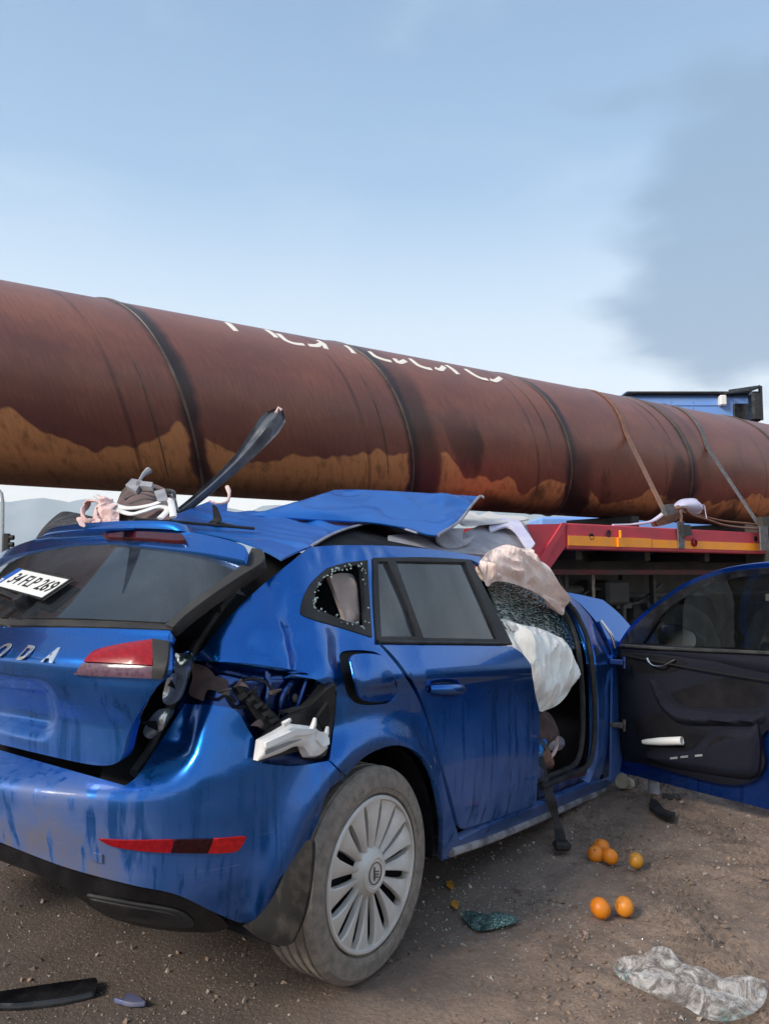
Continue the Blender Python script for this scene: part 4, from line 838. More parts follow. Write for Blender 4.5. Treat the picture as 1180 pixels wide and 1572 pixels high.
def ground_mat(name):
    m, nt, b = mat(name, (.1, .08, .06), .9)
    t = N(nt, 'ShaderNodeTexCoord'); 
    va = N(nt, 'ShaderNodeVertexColor', layer_name='soil') if name == 'soil_near' else None
    big = noisy(nt, .9, 5); mid = noisy(nt, 5, 7, .65); fine = noisy(nt, 60, 5, .7)
    soilc = mixc(nt, rng(nt, mid, .3, .7), (.29, .198, .142), (.145, .098, .071)); soilc = mixc(nt, rng(nt, fine, .5, .75, 0, .6), soilc, (.38, .30, .245))
    damp = rng(nt, noisy(nt, 1.7, 6, .6, dist=.6), .50, .62, 0, .62)
    wet = rng(nt, big, .40, .62); soilc = mixc(nt, wet, soilc, mixc(nt, rng(nt, fine, .4, .7), (.21, .148, .110), (.30, .215, .165)))
    soilc = mixc(nt, damp, soilc, (.09, .066, .052))
    v = N(nt, 'ShaderNodeTexVoronoi', i={'Scale': 105}); L(nt, t.outputs['Object'], v.inputs[0]); v2 = N(nt, 'ShaderNodeTexVoronoi', i={'Scale': 240}); L(nt, t.outputs['Object'], v2.inputs[0])
    s1 = N(nt, 'ShaderNodeSeparateColor'); L(nt, v.outputs['Color'], s1.inputs[0]); s2 = N(nt, 'ShaderNodeSeparateColor'); L(nt, v2.outputs['Color'], s2.inputs[0])
    asph = mixc(nt, rng(nt, mid, .3, .7), (.085, .060, .048), (.13, .096, .078))
    chip = mul(nt, rng(nt, s1.outputs[0], .80, .86), rng(nt, v.outputs[0], .28, .40, 1, 0)); chip2 = mul(nt, rng(nt, s2.outputs[1], .70, .8, 0, .6), rng(nt, v2.outputs[0], .3, .42, 1, 0))
    asph = mixc(nt, chip, asph, (.26, .23, .21)); asph = mixc(nt, chip2, asph, (.16, .14, .125))
    col = mixc(nt, va.outputs[0] if va else 1.0, asph, soilc); L(nt, col, b.inputs['Base Color'])
    q = N(nt, 'ShaderNodeMath', operation='MULTIPLY_ADD'); L(nt, chip, q.inputs[0]); q.inputs[1].default_value = .5; L(nt, fine, q.inputs[2])
    bump(nt, b, q.outputs[0], 1.0, .010); L(nt, rng(nt, mid, .3, .7, .75, .95), b.inputs['Roughness'])
ground_mat('soil_near'); ground_mat('soil_far')
ca = me.color_attributes.new('soil', 'FLOAT_COLOR', 'POINT'); sv = soil(XX.ravel(), YY.ravel()); ca.data.foreach_set('color', np.stack([sv, sv, sv, np.ones_like(sv)], 1).ravel())
g = link('ground', me, None, 'soil_near'); g['kind'] = 'structure'
fs = 9000; mb = MB(); far = [(-fs, -fs, GZ-.032), (fs, -fs, GZ-.032), (fs, fs, GZ-.032), (-fs, fs, GZ-.032)]
fg = mesh('far_ground', far, [(0, 1, 2, 3)], 'soil_far', None, False, org=V3(0, 0, 0)); fg['kind'] = 'structure'
# gravel
rs = np.random.RandomState(3); vs = []; fsx = []; base = np.array([(1, 0, 0), (-1, 0, 0), (0, 1, 0), (0, -1, 0), (0, 0, 1), (0, 0, -1)], float)
oc = [(0, 2, 4), (2, 1, 4), (1, 3, 4), (3, 0, 4), (2, 0, 5), (1, 2, 5), (3, 1, 5), (0, 3, 5)]
pal = [(.30, .24, .20), (.18, .13, .10), (.38, .33, .29), (.15, .115, .09), (.26, .18, .135)]
NS = 15000; y_ = .9+rs.rand(NS)**1.6*6.0; x_ = (rs.rand(NS)-.5)*1.25*y_+.10*y_; sz = .0012+.007*rs.rand(NS)**8+.0016*rs.rand(NS); 
hz = gheight(x_, y_)+GZ
for i in range(NS):
    q, _ = np.linalg.qr(rs.randn(3, 3)); v = (base*(1+.35*rs.randn(6, 1)))*V3(1, .8, .6)*sz[i]*(1+.15*y_[i]); v = v@q; k = len(vs)*1
    vs.append(v+V3(x_[i], y_[i], hz[i]+sz[i]*.25)); fsx.append([(a+6*i, b+6*i, c+6*i) for a, b, c in oc])
me = bpy.data.meshes.new('gravel'); me.from_pydata(np.concatenate(vs).tolist(), [], [f for q in fsx for f in q])
for k, c in enumerate(pal): mat('stone_%d' % k, c, .85); me.materials.append(M['stone_%d' % k])
mi = np.repeat(rs.randint(0, len(pal), NS), 8); me.polygons.foreach_set('material_index', mi.astype(np.int32)); me.update()
gr = link('gravel', me); gr['kind'] = 'stuff'; gr['label'] = 'small stones scattered over the dirt and asphalt'
# clods of churned soil
vs = []; ff = []; NC = 1500
def ico():
    p = (1+5**.5)/2; v = [(-1, p, 0), (1, p, 0), (-1, -p, 0), (1, -p, 0), (0, -1, p), (0, 1, p), (0, -1, -p), (0, 1, -p), (p, 0, -1), (p, 0, 1), (-p, 0, -1), (-p, 0, 1)]
    f = [(0, 11, 5), (0, 5, 1), (0, 1, 7), (0, 7, 10), (0, 10, 11), (1, 5, 9), (5, 11, 4), (11, 10, 2), (10, 7, 6), (7, 1, 8), (3, 9, 4), (3, 4, 2), (3, 2, 6), (3, 6, 8), (3, 8, 9), (4, 9, 5), (2, 4, 11), (6, 2, 10), (8, 6, 7), (9, 8, 1)]
    return np.array(v)/1.9, f
IV, IF = ico(); cnt = 0
while cnt < NC:
    y = rs.uniform(1.6, 6.); x = rs.uniform(-.2, .62)*y
    c_ = vn(np.array([x]), np.array([y]), 3.3, 9)[0]; 
    if soil(np.array([x]), np.array([y]))[0] < .6 or c_ < rs.uniform(.30, .85): continue
    s = rs.uniform(.003, .010)*(1 if rs.rand() > .05 else 1.7); v = IV*s*(1+.3*rs.randn(12, 1))*V3(1, 1, .7); vs.append(v+V3(x, y, gheight(np.array([x]), np.array([y]))[0]+GZ+s*.2)); ff += [(a+12*cnt, b+12*cnt, c+12*cnt) for a, b, c in IF]; cnt += 1
worn('clod', (.14, .096, .070), (.24, .17, .13), .95, scale=20)
me = bpy.data.meshes.new('soil_clods'); me.from_pydata(np.concatenate(vs).tolist(), [], ff); me.update(); o = link('soil_clods', me, None, 'clod'); o['kind'] = 'stuff'; o['label'] = 'crumbs of churned brown soil'

# ------------------------------------------------------------ the steel pipe
def pipe_pt(t, th, r=PR): return PB+PD*t+(PN*math.sin(th)+V3(0, 0, 1)*math.cos(th))*r
HP = .00392*180/math.pi                      # advance of the weld per radian
m, nt, b = mat('pipe_coat', (.09, .03, .02), .4)
t = N(nt, 'ShaderNodeTexCoord'); s = N(nt, 'ShaderNodeSeparateXYZ'); L(nt, t.outputs['Object'], s.inputs[0])
an = N(nt, 'ShaderNodeMath', operation='ARCTAN2'); neg = N(nt, 'ShaderNodeMath', operation='MULTIPLY', i={1: -1.}); L(nt, s.outputs[1], neg.inputs[0]); L(nt, neg.outputs[0], an.inputs[0]); L(nt, s.outputs[2], an.inputs[1])
th = an.outputs[0]                            # 0 at the top, rising towards the camera side
def mth(op, a, b_=None, c_=None, cl=False):
    r = N(nt, 'ShaderNodeMath', operation=op, use_clamp=cl)
    for k, x in enumerate((a, b_, c_)):
        if x is None: continue
        if isinstance(x, (int, float)): r.inputs[k].default_value = x
        else: L(nt, x, r.inputs[k])
    return r.outputs[0]
hel = mth('MULTIPLY_ADD', th, -HP, s.outputs[0])          # constant along the weld
ph = mth('MULTIPLY_ADD', hel, 1/1.41, (1.69+HP*math.radians(70))/1.41)
fr = mth('FRACT', mth('ADD', ph, .5))                     # 0.5 on the seam
cv_ = N(nt, 'ShaderNodeCombineXYZ'); L(nt, hel, cv_.inputs[0]); L(nt, th, cv_.inputs[1])
def tex2(scale, mapping, detail=5, rough=.6, dist=0., w_=0.):
    mp = N(nt, 'ShaderNodeMapping', i={'Scale': mapping, 'Location': (w_, w_*1.3, w_)}); L(nt, cv_.outputs[0], mp.inputs[0]); n = N(nt, 'ShaderNodeTexNoise', i={'Scale': scale, 'Detail': detail, 'Roughness': rough, 'Distortion': dist}); L(nt, mp.outputs[0], n.inputs[0]); return n.outputs[0]
wob = tex2(2.2, (.8, .9, 1), 4, .55, 0, 3.)
frw = mth('MULTIPLY_ADD', mth('SUBTRACT', wob, .5), .10, fr)
band = mul(nt, rng(nt, mth('ABSOLUTE', mth('SUBTRACT', frw, .512)), .016, .048, 1, 0), rng(nt, tex2(1.0, (.7, .6, 1), 2, .5, 0, 8.), .3, .5, .45, 1))
band2 = mul(nt, rng(nt, mth('ABSOLUTE', mth('SUBTRACT', frw, .595)), .035, .09, 1, 0), rng(nt, tex2(.8, (1.2, .3, 1), 2, .5, 0, 21.), .50, .60))
band3 = mul(nt, rng(nt, mth('ABSOLUTE', mth('SUBTRACT', fr, .27)), .004, .012, 1, 0), rng(nt, wob, .35, .6, .1, .8))
fine = tex2(14, (5.5, .35, 1), 6, .7)      # brushing around the pipe
blot = tex2(1.6, (1, 1, 1), 6, .6)
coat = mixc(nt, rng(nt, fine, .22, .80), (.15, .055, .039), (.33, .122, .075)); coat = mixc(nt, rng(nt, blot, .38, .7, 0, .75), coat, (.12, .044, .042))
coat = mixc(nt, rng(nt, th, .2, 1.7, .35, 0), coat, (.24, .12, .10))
rustc = mixc(nt, rng(nt, fine, .25, .85), (.70, .30, .12), (.42, .17, .07)); rustc = mixc(nt, rng(nt, tex2(9, (2.0, .5, 1), 5), .50, .68, 0, .55), rustc, (.12, .05, .025))
thn = tex2(1.25, (2.1, .12, 1), 1.2, .4, .1, 5.); thn2 = tex2(5., (1.5, .08, 1), 1, .4, 0, 11.)
lim = mth('MULTIPLY_ADD', thn, 1.05, mth('MULTIPLY_ADD', thn2, .35, 1.42))
lim = mth('ADD', lim, mth('MULTIPLY', rng(nt, s.outputs[0], -.1, .9), .10)); lim = mth('ADD', lim, mth('MULTIPLY', rng(nt, s.outputs[0], -1.5, -2.2), .14)); lim = mth('ADD', lim, .05)
rust = rng(nt, mth('SUBTRACT', th, lim), -.014, .014)
edge = rng(nt, mth('ABSOLUTE', mth('SUBTRACT', th, lim)), .0, .03, .35, 0)
rust = mul(nt, rust, rng(nt, band, .2, .5, 1, 0)); rust = mul(nt, rust, rng(nt, band2, .2, .5, 1, 0))
dk = mul(nt, rng(nt, tex2(1.1, (1.6, .5, 1), 4, .5, .5, 31.), .54, .60), rng(nt, s.outputs[0], -.2, .4, 0, .8))
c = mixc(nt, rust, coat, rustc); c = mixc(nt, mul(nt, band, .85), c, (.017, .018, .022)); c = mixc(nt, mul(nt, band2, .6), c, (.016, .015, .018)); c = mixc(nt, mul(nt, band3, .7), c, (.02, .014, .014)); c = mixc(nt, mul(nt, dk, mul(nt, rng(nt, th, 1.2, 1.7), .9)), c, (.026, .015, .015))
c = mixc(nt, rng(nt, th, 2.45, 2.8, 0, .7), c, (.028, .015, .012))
L(nt, c, b.inputs['Base Color']); L(nt, mixc(nt, rust, (.40, .40, .40), (.85, .85, .85)), b.inputs['Roughness'])
bump(nt, b, mth('MULTIPLY_ADD', rust, -.4, fine), .22, .004)
pipe = thing('steel_pipe', 'huge rust-stained brown steel pipe lashed on the red trailer, reaching over the car', 'pipe', tuple(PB)); pipe.rotation_euler = (0, 0, math.atan2(PD[1], PD[0]))
nseg = 160; tl2 = np.arange(-5.5, 12.01, .12); v = []; 
for tt in tl2:
    for j in range(nseg):
        a = 2*math.pi*j/nseg; hf = ((tt-HP*a+1.69+HP*math.radians(70))/1.41+.5) % 1-.5
        r = PR+.004*math.exp(-(hf*1.41/.05)**2)*0+.003*math.sin(a*3+tt*.8); v.append((tt, -math.sin(a)*r, math.cos(a)*r))
f = [(i*nseg+j, i*nseg+(j+1) % nseg, (i+1)*nseg+(j+1) % nseg, (i+1)*nseg+j) for i in range(len(tl2)-1) for j in range(nseg)]
k0 = len(v)
for tt, kk in ((tl2[0], 0), (tl2[-1], 1)):
    for rr in (PR, PR-.014):
        for j in range(nseg): a = 2*math.pi*j/nseg; v.append((tt, -math.sin(a)*rr, math.cos(a)*rr))
for e in range(2):
    a0_ = k0+e*2*nseg; f += [(a0_+j, a0_+nseg+j, a0_+nseg+(j+1) % nseg, a0_+(j+1) % nseg) for j in range(nseg)]
f += [(k0+nseg+j, k0+3*nseg+j, k0+3*nseg+(j+1) % nseg, k0+nseg+(j+1) % nseg) for j in range(nseg)]
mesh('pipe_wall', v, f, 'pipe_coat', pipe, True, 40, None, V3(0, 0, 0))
worn('seam_steel', (.055, .045, .042), (.15, .11, .085), .4, scale=8, amt=(.35, .65))
for k in range(-2, 7):                      # raised spiral weld, one length per turn
    pts = []
    for q in range(61):
        a = 2*math.pi*q/60; tt = -1.69+1.41*k+HP*(a-math.radians(70)); pts.append(V3(tt, -math.sin(a)*(PR+.001), math.cos(a)*(PR+.001)))
    mb = MB(); mb.tube(pts, .008, 6); mb.build('weld_seam', 'seam_steel', pipe, org=V3(0, 0, 0), sharp=80)
for k in range(-1, 4):                       # thin lap line beside each weld
    pts = []
    for q in range(5, 42):
        a = 2*math.pi*q/60; tt = -1.69-.19+1.41*k+HP*(a-math.radians(70)); pts.append(V3(tt, -math.sin(a)*(PR+.0002), math.cos(a)*(PR+.0002)))
    mb = MB(); mb.tube(pts, .0028, 5); mb.build('lap_line', 'seam_steel', pipe, org=V3(0, 0, 0), sharp=80)
def pipe_hit(px, py):
    d = ray(px, py); o = CAM-PB; dn = np.array([d@PN, d[2]]); on = np.array([o@PN, o[2]]); A = dn@dn; B = dn@on; C_ = on@on-PR**2; D = max(B*B-A*C_, 0)
    p = o+d*((-B-math.sqrt(D))/A); return p@PD, math.atan2(p@PN, p[2])
strokes = [[(349, 496), (356, 502), (363, 509)], [(409, 507), (417, 512), (425, 519)], [(427, 513), (436, 521), (450, 527), (466, 529)], [(473, 530), (487, 531), (496, 528), (500, 536)], [(486, 523), (494, 527), (500, 536)], [(529, 531), (537, 536), (543, 543)], [(566, 540), (575, 547), (588, 552), (600, 555)], [(605, 551), (612, 557), (622, 554)],
           [(628, 551), (640, 560), (652, 565), (662, 567)], [(667, 565), (676, 568), (681, 563)], [(684, 561), (694, 567), (703, 575)], [(713, 567), (726, 575), (738, 581), (748, 583)], [(752, 583), (760, 585), (768, 580)]]
for st in strokes:                           # chalk letters straddle the crest
    P = [pipe_hit(*p) for p in st]
    pts = catmull([np.array(p) for p in P], 5); q = [V3(a, -math.sin(bq)*(PR+.002), math.cos(bq)*(PR+.002)) for a, bq in pts]
    _th = sum(p[1] for p in P)/len(P); mb = MB(); mb.tube(q, .020, 8, flat=.09, up=V3(0, -math.sin(_th), math.cos(_th))); mb.build('chalk_stroke', 'chalk', pipe, org=V3(0, 0, 0), sharp=80)

# ------------------------------------------------------------ trailer
ZU = V3(0, 0, 1)
def tp(t_, n_, z_): return V3(PB[0], PB[1], 0)+PD*t_+PN*n_+ZU*z_
def tplane(n_): return Surf(lambda a, z: tp(a, n_, z), (-1, 6), (0, 3))
def tbox(mb, t0, t1, n0, n1, z0, z1, bev=0.): return mb.box(tp((t0+t1)/2, (n0+n1)/2, (z0+z1)/2), (PD, PN, ZU), (t1-t0, n1-n0, z1-z0), bev)
tr = thing('flatbed_trailer', 'red flatbed trailer with orange side strip carrying the big pipe', 'trailer', tuple(tp(2.5, -.3, 0)))
tbox(MB(), .744, 2.93, .80, .95, 1.36, 1.524, .006).build('side_beam', 'red_frame', tr)
tbox(MB(), .746, 1.55, .951, .956, 1.384, 1.446).build('reflective_strip', 'orange_tape', tr); tbox(MB(), 1.56, 2.86, .951, .956, 1.384, 1.440).build('reflective_strip', 'orange_tape', tr)
tbox(MB(), .5, 9.5, -1.5, .795, 1.40, 1.47).build('deck', 'red_dark', tr)
SPn = tplane(.94)
def prism(name, poly, n0, n1, m_, par):      # (t,z) outline extruded across the trailer
    k = len(poly); v = [tp(a, n0, z) for a, z in poly]+[tp(a, n1, z) for a, z in poly]
    return mesh(name, v, [list(range(k))[::-1], list(range(k, 2*k))]+[[i, (i+1) % k, (i+1) % k+k, i+k] for i in range(k)], m_, par, True, 30)
prism('end_ramp', [(.742, 1.52), (.742, 1.38), (.57, 1.21), (.44, 1.235), (.32, 1.50)], -1.5, .94, 'red_frame', tr)
prism('ramp_rib', [(.742, 1.524), (.70, 1.524), (.43, 1.225), (.50, 1.215)], .94, .955, 'red_frame', tr)
for px, py, r in ((907, 824, 5), (933, 819, 6), (1159, 827, 5)):
    a, z = tplane(.952).solve(px, py); rr = r*3.9/1181*1.05; MB().lathe(tp(a, .95, z), PN, [(rr*1.25, 0), (rr*1.25, .006), (rr, .008), (rr*.95, .001), (0, .001)], 24).build('lashing_hole', 'red_dark' if px == 933 else 'void_black', tr)
a, z = tplane(.955).solve(1064, 833); MB().lathe(tp(a, .955, z), PN, [(.030, 0), (.030, .012), (.02, .016), (.016, .006), (0, .006)], 20).build('side_lamp', 'lens_red', tr)
a, z = tplane(.955).solve(950, 828); mb = MB(); tbox(mb, a-.028, a+.028, .956, .97, z-.05, z+.01); tbox(mb, a-.006, a+.006, .956, .972, z+.01, z+.06); mb.build('latch', 'orange_tape', tr)
tbox(MB(), 2.93, 3.1, .78, 1.0, 1.28, 1.60, .01).build('stake_pocket', 'chassis_dark', tr); tbox(MB(), 3.1, 9.5, .80, .95, 1.36, 1.524, .006).build('side_beam', 'red_frame', tr)
for n0 in (.25, -.75): 
    mb = MB(); tbox(mb, .9, 9.5, n0-.08, n0+.08, 1.36, 1.40); tbox(mb, .9, 9.5, n0-.01, n0+.01, 1.05, 1.36); tbox(mb, .9, 9.5, n0-.08, n0+.08, 1.02, 1.05); mb.build('chassis_beam', 'chassis_dark', tr)
tbox(MB(), .8, 9.5, .62, .66, 1.20, 1.235).build('side_rail', 'red_dark', tr)
for k in range(7): mb = MB(); tbox(mb, 1.0+.7*k, 1.06+.7*k, -1.4, .78, 1.30, 1.40); mb.build('cross_member', 'chassis_dark', tr)
def truck_wheel(c, par):
    wl = bpy.data.objects.new('wheel', None); COL.objects.link(wl); wl.parent = par; wl.location = tuple(c-rootloc(par))
    MB().lathe(c, PN, [(.29, -.13), (.34, -.145), (.44, -.14), (.475, -.12), (.482, -.1)]+[x for k in range(4) for x in ((.482, -.09+k*.05), (.482, -.06+k*.05), (.470, -.055+k*.05), (.470, -.045+k*.05))]+[(.482, .11), (.475, .125), (.44, .14), (.36, .145), (.29, .13)], 48).build('tyre', 'truck_tyre', wl, sharp=40, org=c)
    MB().lathe(c, PN, [(.29, .13), (.27, .12), (.26, .05), (.20, .02), (.13, .03), (.12, .12), (.0, .13)], 32).build('rim', 'steel_dirty', wl, org=c)
for tt in (2.35, 3.6, 4.85): truck_wheel(tp(tt, .50, .49), tr); truck_wheel(tp(tt, -1.1, .49), tr)
for tt in (2.35, 3.6, 4.85): MB().tube([tp(tt, -1.1, .49), tp(tt, .5, .49)], .07, 10).build('axle', 'chassis_dark', tr)
rs2 = random.Random(4)
for tt, nn, l, zz, hh_, mm in ((1.1, .35, .30, .90, .22, 'chassis_dark'), (1.55, .42, .25, .98, .18, 'chassis_dark'), (1.35, .0, .5, .65, .35, 'chassis_dark'), (2.0, .3, .45, .72, .30, 'chassis_dark')):
    tbox(MB(), tt, tt+l, nn-.15, nn+.15, zz, zz+hh_, .02).build('air_tank' if mm == 'steel_dirty' else 'bracket_box', mm, tr)
for pts in ([(1.0, .6, 1.2), (1.2, .55, 1.02), (1.5, .5, 1.1), (1.9, .5, .98), (2.3, .45, 1.12)], [(.9, .3, 1.1), (1.3, .35, .85), (1.8, .3, .8), (2.4, .25, 1.0)], [(1.1, .5, .8), (1.5, .5, .75), (2.0, .45, .86)]):
    MB().tube(catmull([tp(*p) for p in pts], 6), .014, 6).build('air_hose', 'rubber_seal', tr)
for tt in (1.15, 1.42, 1.75, 2.1): mb = MB(); tbox(mb, tt, tt+.03, .5, .54, .82, 1.2); tbox(mb, tt-.05, tt+.12, .48, .52, .95, .98); mb.build('bracket', 'chassis_dark' if tt != 1.42 else 'steel_dirty', tr)
mb = MB(); mb.tube([tp(.95, .5, 1.0), tp(1.35, .5, .98)], .09, 14); mb.build('air_tank', 'chassis_dark', tr)
tbox(MB(), .95, 7, -1.50, -1.46, .35, 1.4).build('far_skirt', 'chassis_dark', tr)
for k in range(3): tbox(MB(), 2.1+1.6*k, 2.2+1.6*k, -.35, .35, 1.47, 1.665, .01).build('bolster', 'chassis_dark', tr)
# straps over the pipe
def strap(tt, anchor, m_, label):
    A_ = anchor; pts = []
    for q in range(30):
        th_ = -2.0+q*.12
        if th_ > 1.42: break
        pts.append(pipe_pt(tt, th_, PR+.006))
    pts.append(pipe_pt(tt+.01, 1.45, PR+.010)); pts.append(A_)
    mb = MB(); n = len(pts); v = []
    for i, p in enumerate(pts):
        tg = pts[min(i+1, n-1)]-pts[max(i-1, 0)]; tg /= np.linalg.norm(tg); wd = PD-tg*(PD@tg); wd /= np.linalg.norm(wd); nn = np.cross(tg, wd); nn = nn if nn@(p-PB-PD*((p-PB)@PD)) > 0 else -nn
        for a_, b_ in ((-1, -1), (1, -1), (1, 1), (-1, 1)): v.append(p+wd*.026*a_+nn*.002*b_)
    mb.add(v, [(i*4+j, i*4+(j+1) % 4, (i+1)*4+(j+1) % 4, (i+1)*4+j) for i in range(n-1) for j in range(4)]+[(3, 2, 1, 0), ((n-1)*4, (n-1)*4+1, (n-1)*4+2, (n-1)*4+3)])
    r = thing('lashing_strap', label, 'strap', tuple(A_), 'lashing straps over the pipe'); mb.build('webbing', m_, r, sharp=60); return r
sa = tplane(.93)
A1 = tp(*[(lambda q: (q[0], .93, q[1]))(sa.solve(1018, 783))][0]); A2 = tp(*[(lambda q: (q[0], .93, q[1]))(sa.solve(1164, 806))][0])
s1 = strap(1.855, A1, 'strap_brown', 'brown lashing strap over the pipe, ending beside the violet sack')
s2_ = strap(2.86, A2, 'strap_grey', 'grey lashing strap over the pipe, nearest the right edge')
def sbox(par, name, quad, n_, h, m_): mb = MB(); pbox(mb, tplane(n_), quad, h); return mb.build(name, m_, par)
sbox(s1, 'ratchet', [(1012, 776), (1026, 774), (1030, 788), (1016, 792)], .93, .04, 'strap_grey')
sbox(s1, 'ratchet', [(1040, 806), (1052, 806), (1056, 822), (1044, 824)], .958, .035, 'chassis_dark'); sbox(s1, 'strap_tail', [(1038, 800), (1048, 800), (1049, 842), (1040, 842)], .958, .008, 'strap_grey')
sbox(s2_, 'ratchet', [(1160, 794), (1185, 792), (1185, 812), (1162, 812)], .95, .05, 'chassis_dark'); sbox(s2_, 'strap_tail', [(1164, 808), (1176, 808), (1178, 845), (1166, 845)], 1.0, .01, 'strap_grey')
tw = thing('webbing_bundle', 'loose twisted brown webbing lying along the top of the red beam', 'strap', tuple(tp(2., .9, 1.53)))
P_ = lambda px, py, n_: (lambda q: tp(q[0], n_, q[1]))(tplane(n_).solve(px, py))
for k, (pts, r, mm) in enumerate((([(1030, 782, .93), (1048, 780, .94), (1060, 790, .95), (1085, 798, .94), (1110, 806, .94), (1140, 810, .94), (1165, 812, .94)], .018, 'strap_brown'), ([(1050, 786, .9), (1075, 792, .9), (1110, 800, .92), (1150, 804, .92), (1170, 808, .92)], .016, 'strap_brown'), ([(1040, 776, .93), (1045, 790, .96), (1044, 802, .965)], .012, 'strap_brown'))):
    MB().tube(catmull([P_(*p) for p in pts], 5), r, 8, flat=.45).build('webbing', mm, tw)
panel('folded_webbing', tplane(.9), [(1005, 800, 1), (1025, 785), (1040, 776, 1), (1046, 790), (1032, 802), (1010, 808, 1)], 'strap_brown', tw, grid=.015, fold=.03, fold_s=10, bulge=.02, thick=.05)
MB().tube(catmull([P_(*p) for p in ((940, 806, .85), (970, 805, .87), (1000, 800, .9), (1020, 786, .93))], 5), [.012]*6+[.016]*5+[.02]*5, 8, flat=.6).build('violet_tail', 'sack_violet', tw)
sk = thing('sack', 'small violet plastic sack tied shut, tucked by the strap above the red beam', 'sack', tuple(P_(1056, 785, .9)))
panel('sack_body', tplane(.88), [(1033, 778), (1042, 768), (1055, 765), (1068, 766), (1074, 774), (1078, 778), (1074, 788), (1060, 789), (1045, 786)], 'sack_violet', sk, grid=.008, bulge=.05, bulge_w=.03, fold=.02, fold_s=20, both=True, thick=.002)
mb = MB(); mb.tube(catmull([P_(*p) for p in ((1074, 777, .92), (1080, 776, .92), (1082, 786, .93), (1084, 796, .94))], 4), [.014, .010, .006, .004, .004]+[.003]*8, 6); mb.build('sack_tie', 'sack_violet', sk)

# ------------------------------------------------------------ blue truck cab beyond the pipe
CY = 11.; cabp = pd(1065, 650, CY); cab = thing('truck_cab', 'blue lorry cab with mirror frame standing beyond the pipe', 'lorry', (cabp[0], CY+1, 0))
X0, X1 = pd(962, 620, CY)[0], pd(1112, 620, CY)[0]; X2 = pd(1162, 620, CY)[0]; ZT = pd(1060, 605, CY)[2]
EX, EY = V3(1, 0, 0), V3(0, 1, 0)
mb = MB(); mb.box(V3((X0+X2)/2, CY+1.15, (ZT+.9)/2), (EX, EY, ZU), (X2-X0, 2.3, ZT-.9), .06); mb.build('cab_body', 'truck_blue', cab)
mb = MB(); mb.box(V3(X0+.42, CY+1.15, ZT+.03), (EX, EY, ZU), (.84, 2.0, .10), .04); mb.build('roof_deflector', 'truck_blue', cab)
MB().box(V3((X0+X2)/2, CY+1.1, ZT+.01), (EX, EY, ZU), (X2-X0+.05, 2.36, .03), .01).build('roof_edge', 'chassis_dark', cab)
for xx in (.3, .62, .94): MB().box(V3(X0+xx, CY-.004, ZT-.5), (EX, EY, ZU), (.018, .012, .8)).build('panel_rib', 'truck_blue', cab)
MB().box(V3(X0+.7, CY-.006, ZT-.16), (EX, EY, ZU), (1.2, .014, .02)).build('panel_rib', 'truck_blue', cab)
MB().box(V3((X1+X2)/2+.05, CY-.01, ZT-.42), (EX, EY, ZU), (X2-X1-.12, .05, .55), .01).build('side_window', 'gloss_black', cab)
lp_ = pd(1106, 616, CY); MB().box(V3(lp_[0], CY-.04, lp_[2]), (EX, EY, ZU), (.10, .10, .15), .015).build('marker_lamp', 'paper_white', cab)
mb = MB(); a1 = pd(1110, 604, CY-.05); a2 = pd(1150, 599, CY-.35); a3 = pd(1166, 593, CY-.35); a4 = pd(1168, 645, CY-.35)
mb.tube([a1, a2, a3], .022, 6); mb.tube([a3, a4], .03, 6); mb.tube([pd(1118, 600, CY-.05), a3], .018, 6); mb.build('mirror_frame', 'gloss_black', cab)
mq = pd(1158, 625, CY-.3); MB().box(mq, (EX, EY, ZU), (.14, .16, .42), .03).build('door_mirror', 'gloss_black', cab)
mb = MB(); mb.box(V3((X0+2.3)/2, CY+.9, 1.80), (EX, EY, ZU), (X0-2.3, 1.0, .5), .04); mb.build('rear_fairing', 'truck_blue', cab)
mb = MB(); mb.box(V3(X0-2, CY+1.1, .95), (EX, EY, ZU), (7., .8, .3)); mb.build('chassis_rail', 'chassis_dark', cab)
for xx in (X0+1.0, X0-2.6, X0-4.0):
    c = V3(xx, CY+.2, .5); MB().lathe(c, -EY, [(.0, .12), (.28, .11), (.3, .14), (.44, .14), (.49, .1), (.49, -.14), (.44, -.16)], 32).build('wheel', 'truck_tyre', cab)
# ------------------------------------------------------------ distance: hills, lamp post, barrier
def hills(name, dist, hs, seed, m_, base=0.):
    v = []; f = []; n = 150
    for i in range(n+1):
        az = math.radians(-75+150*i/n); rgh = sum(vn(np.array([az*k+40.]), np.array([seed*3.1]), 1., seed)[0]/k**.9 for k in (3, 7, 15, 31))*.55
        rdg = hs*(.55+.5*rgh)
        for j, (dd, hh2) in enumerate(((0, 0), (.12, .18), (.28, .45), (.42, .72), (.55, .95), (.62, 1.0), (.9, .5))):
            r = dist*(1+dd*.6); jit = 1+.25*(vn(np.array([az*40]), np.array([j*1.7+seed]), 1, seed+5)[0]-.5)*(0 if j in (0,) else 1)
            v.append((math.sin(az)*r, math.cos(az)*r, base+rdg*hh2*jit-(5 if j == 0 else 0)))
    k = 7; f = [(i*k+j, (i+1)*k+j, (i+1)*k+j+1, i*k+j+1) for i in range(n) for j in range(k-1)]
    o = mesh(name, v, f, m_, None, True, None, None, V3(0, 0, 0)); o['kind'] = 'structure'; return o
worn('hill_hazed', (.30, .36, .40), (.36, .40, .42), .95, scale=.002, bmp=0); worn('hill_near', (.10, .13, .08), (.17, .16, .11), .95, scale=.004, bmp=0)  # far hills paled towards blue, distance haze put into their colour
hills('hills', 5200, 900, 3, 'hill_hazed')
lamp = thing('street_lamp', 'tall thin curved lamp post at the far left edge behind the car', 'lamp post', (0, 0, 0)); q0 = pd(3, 857, 40); lamp.location = (q0[0], q0[1], 0)
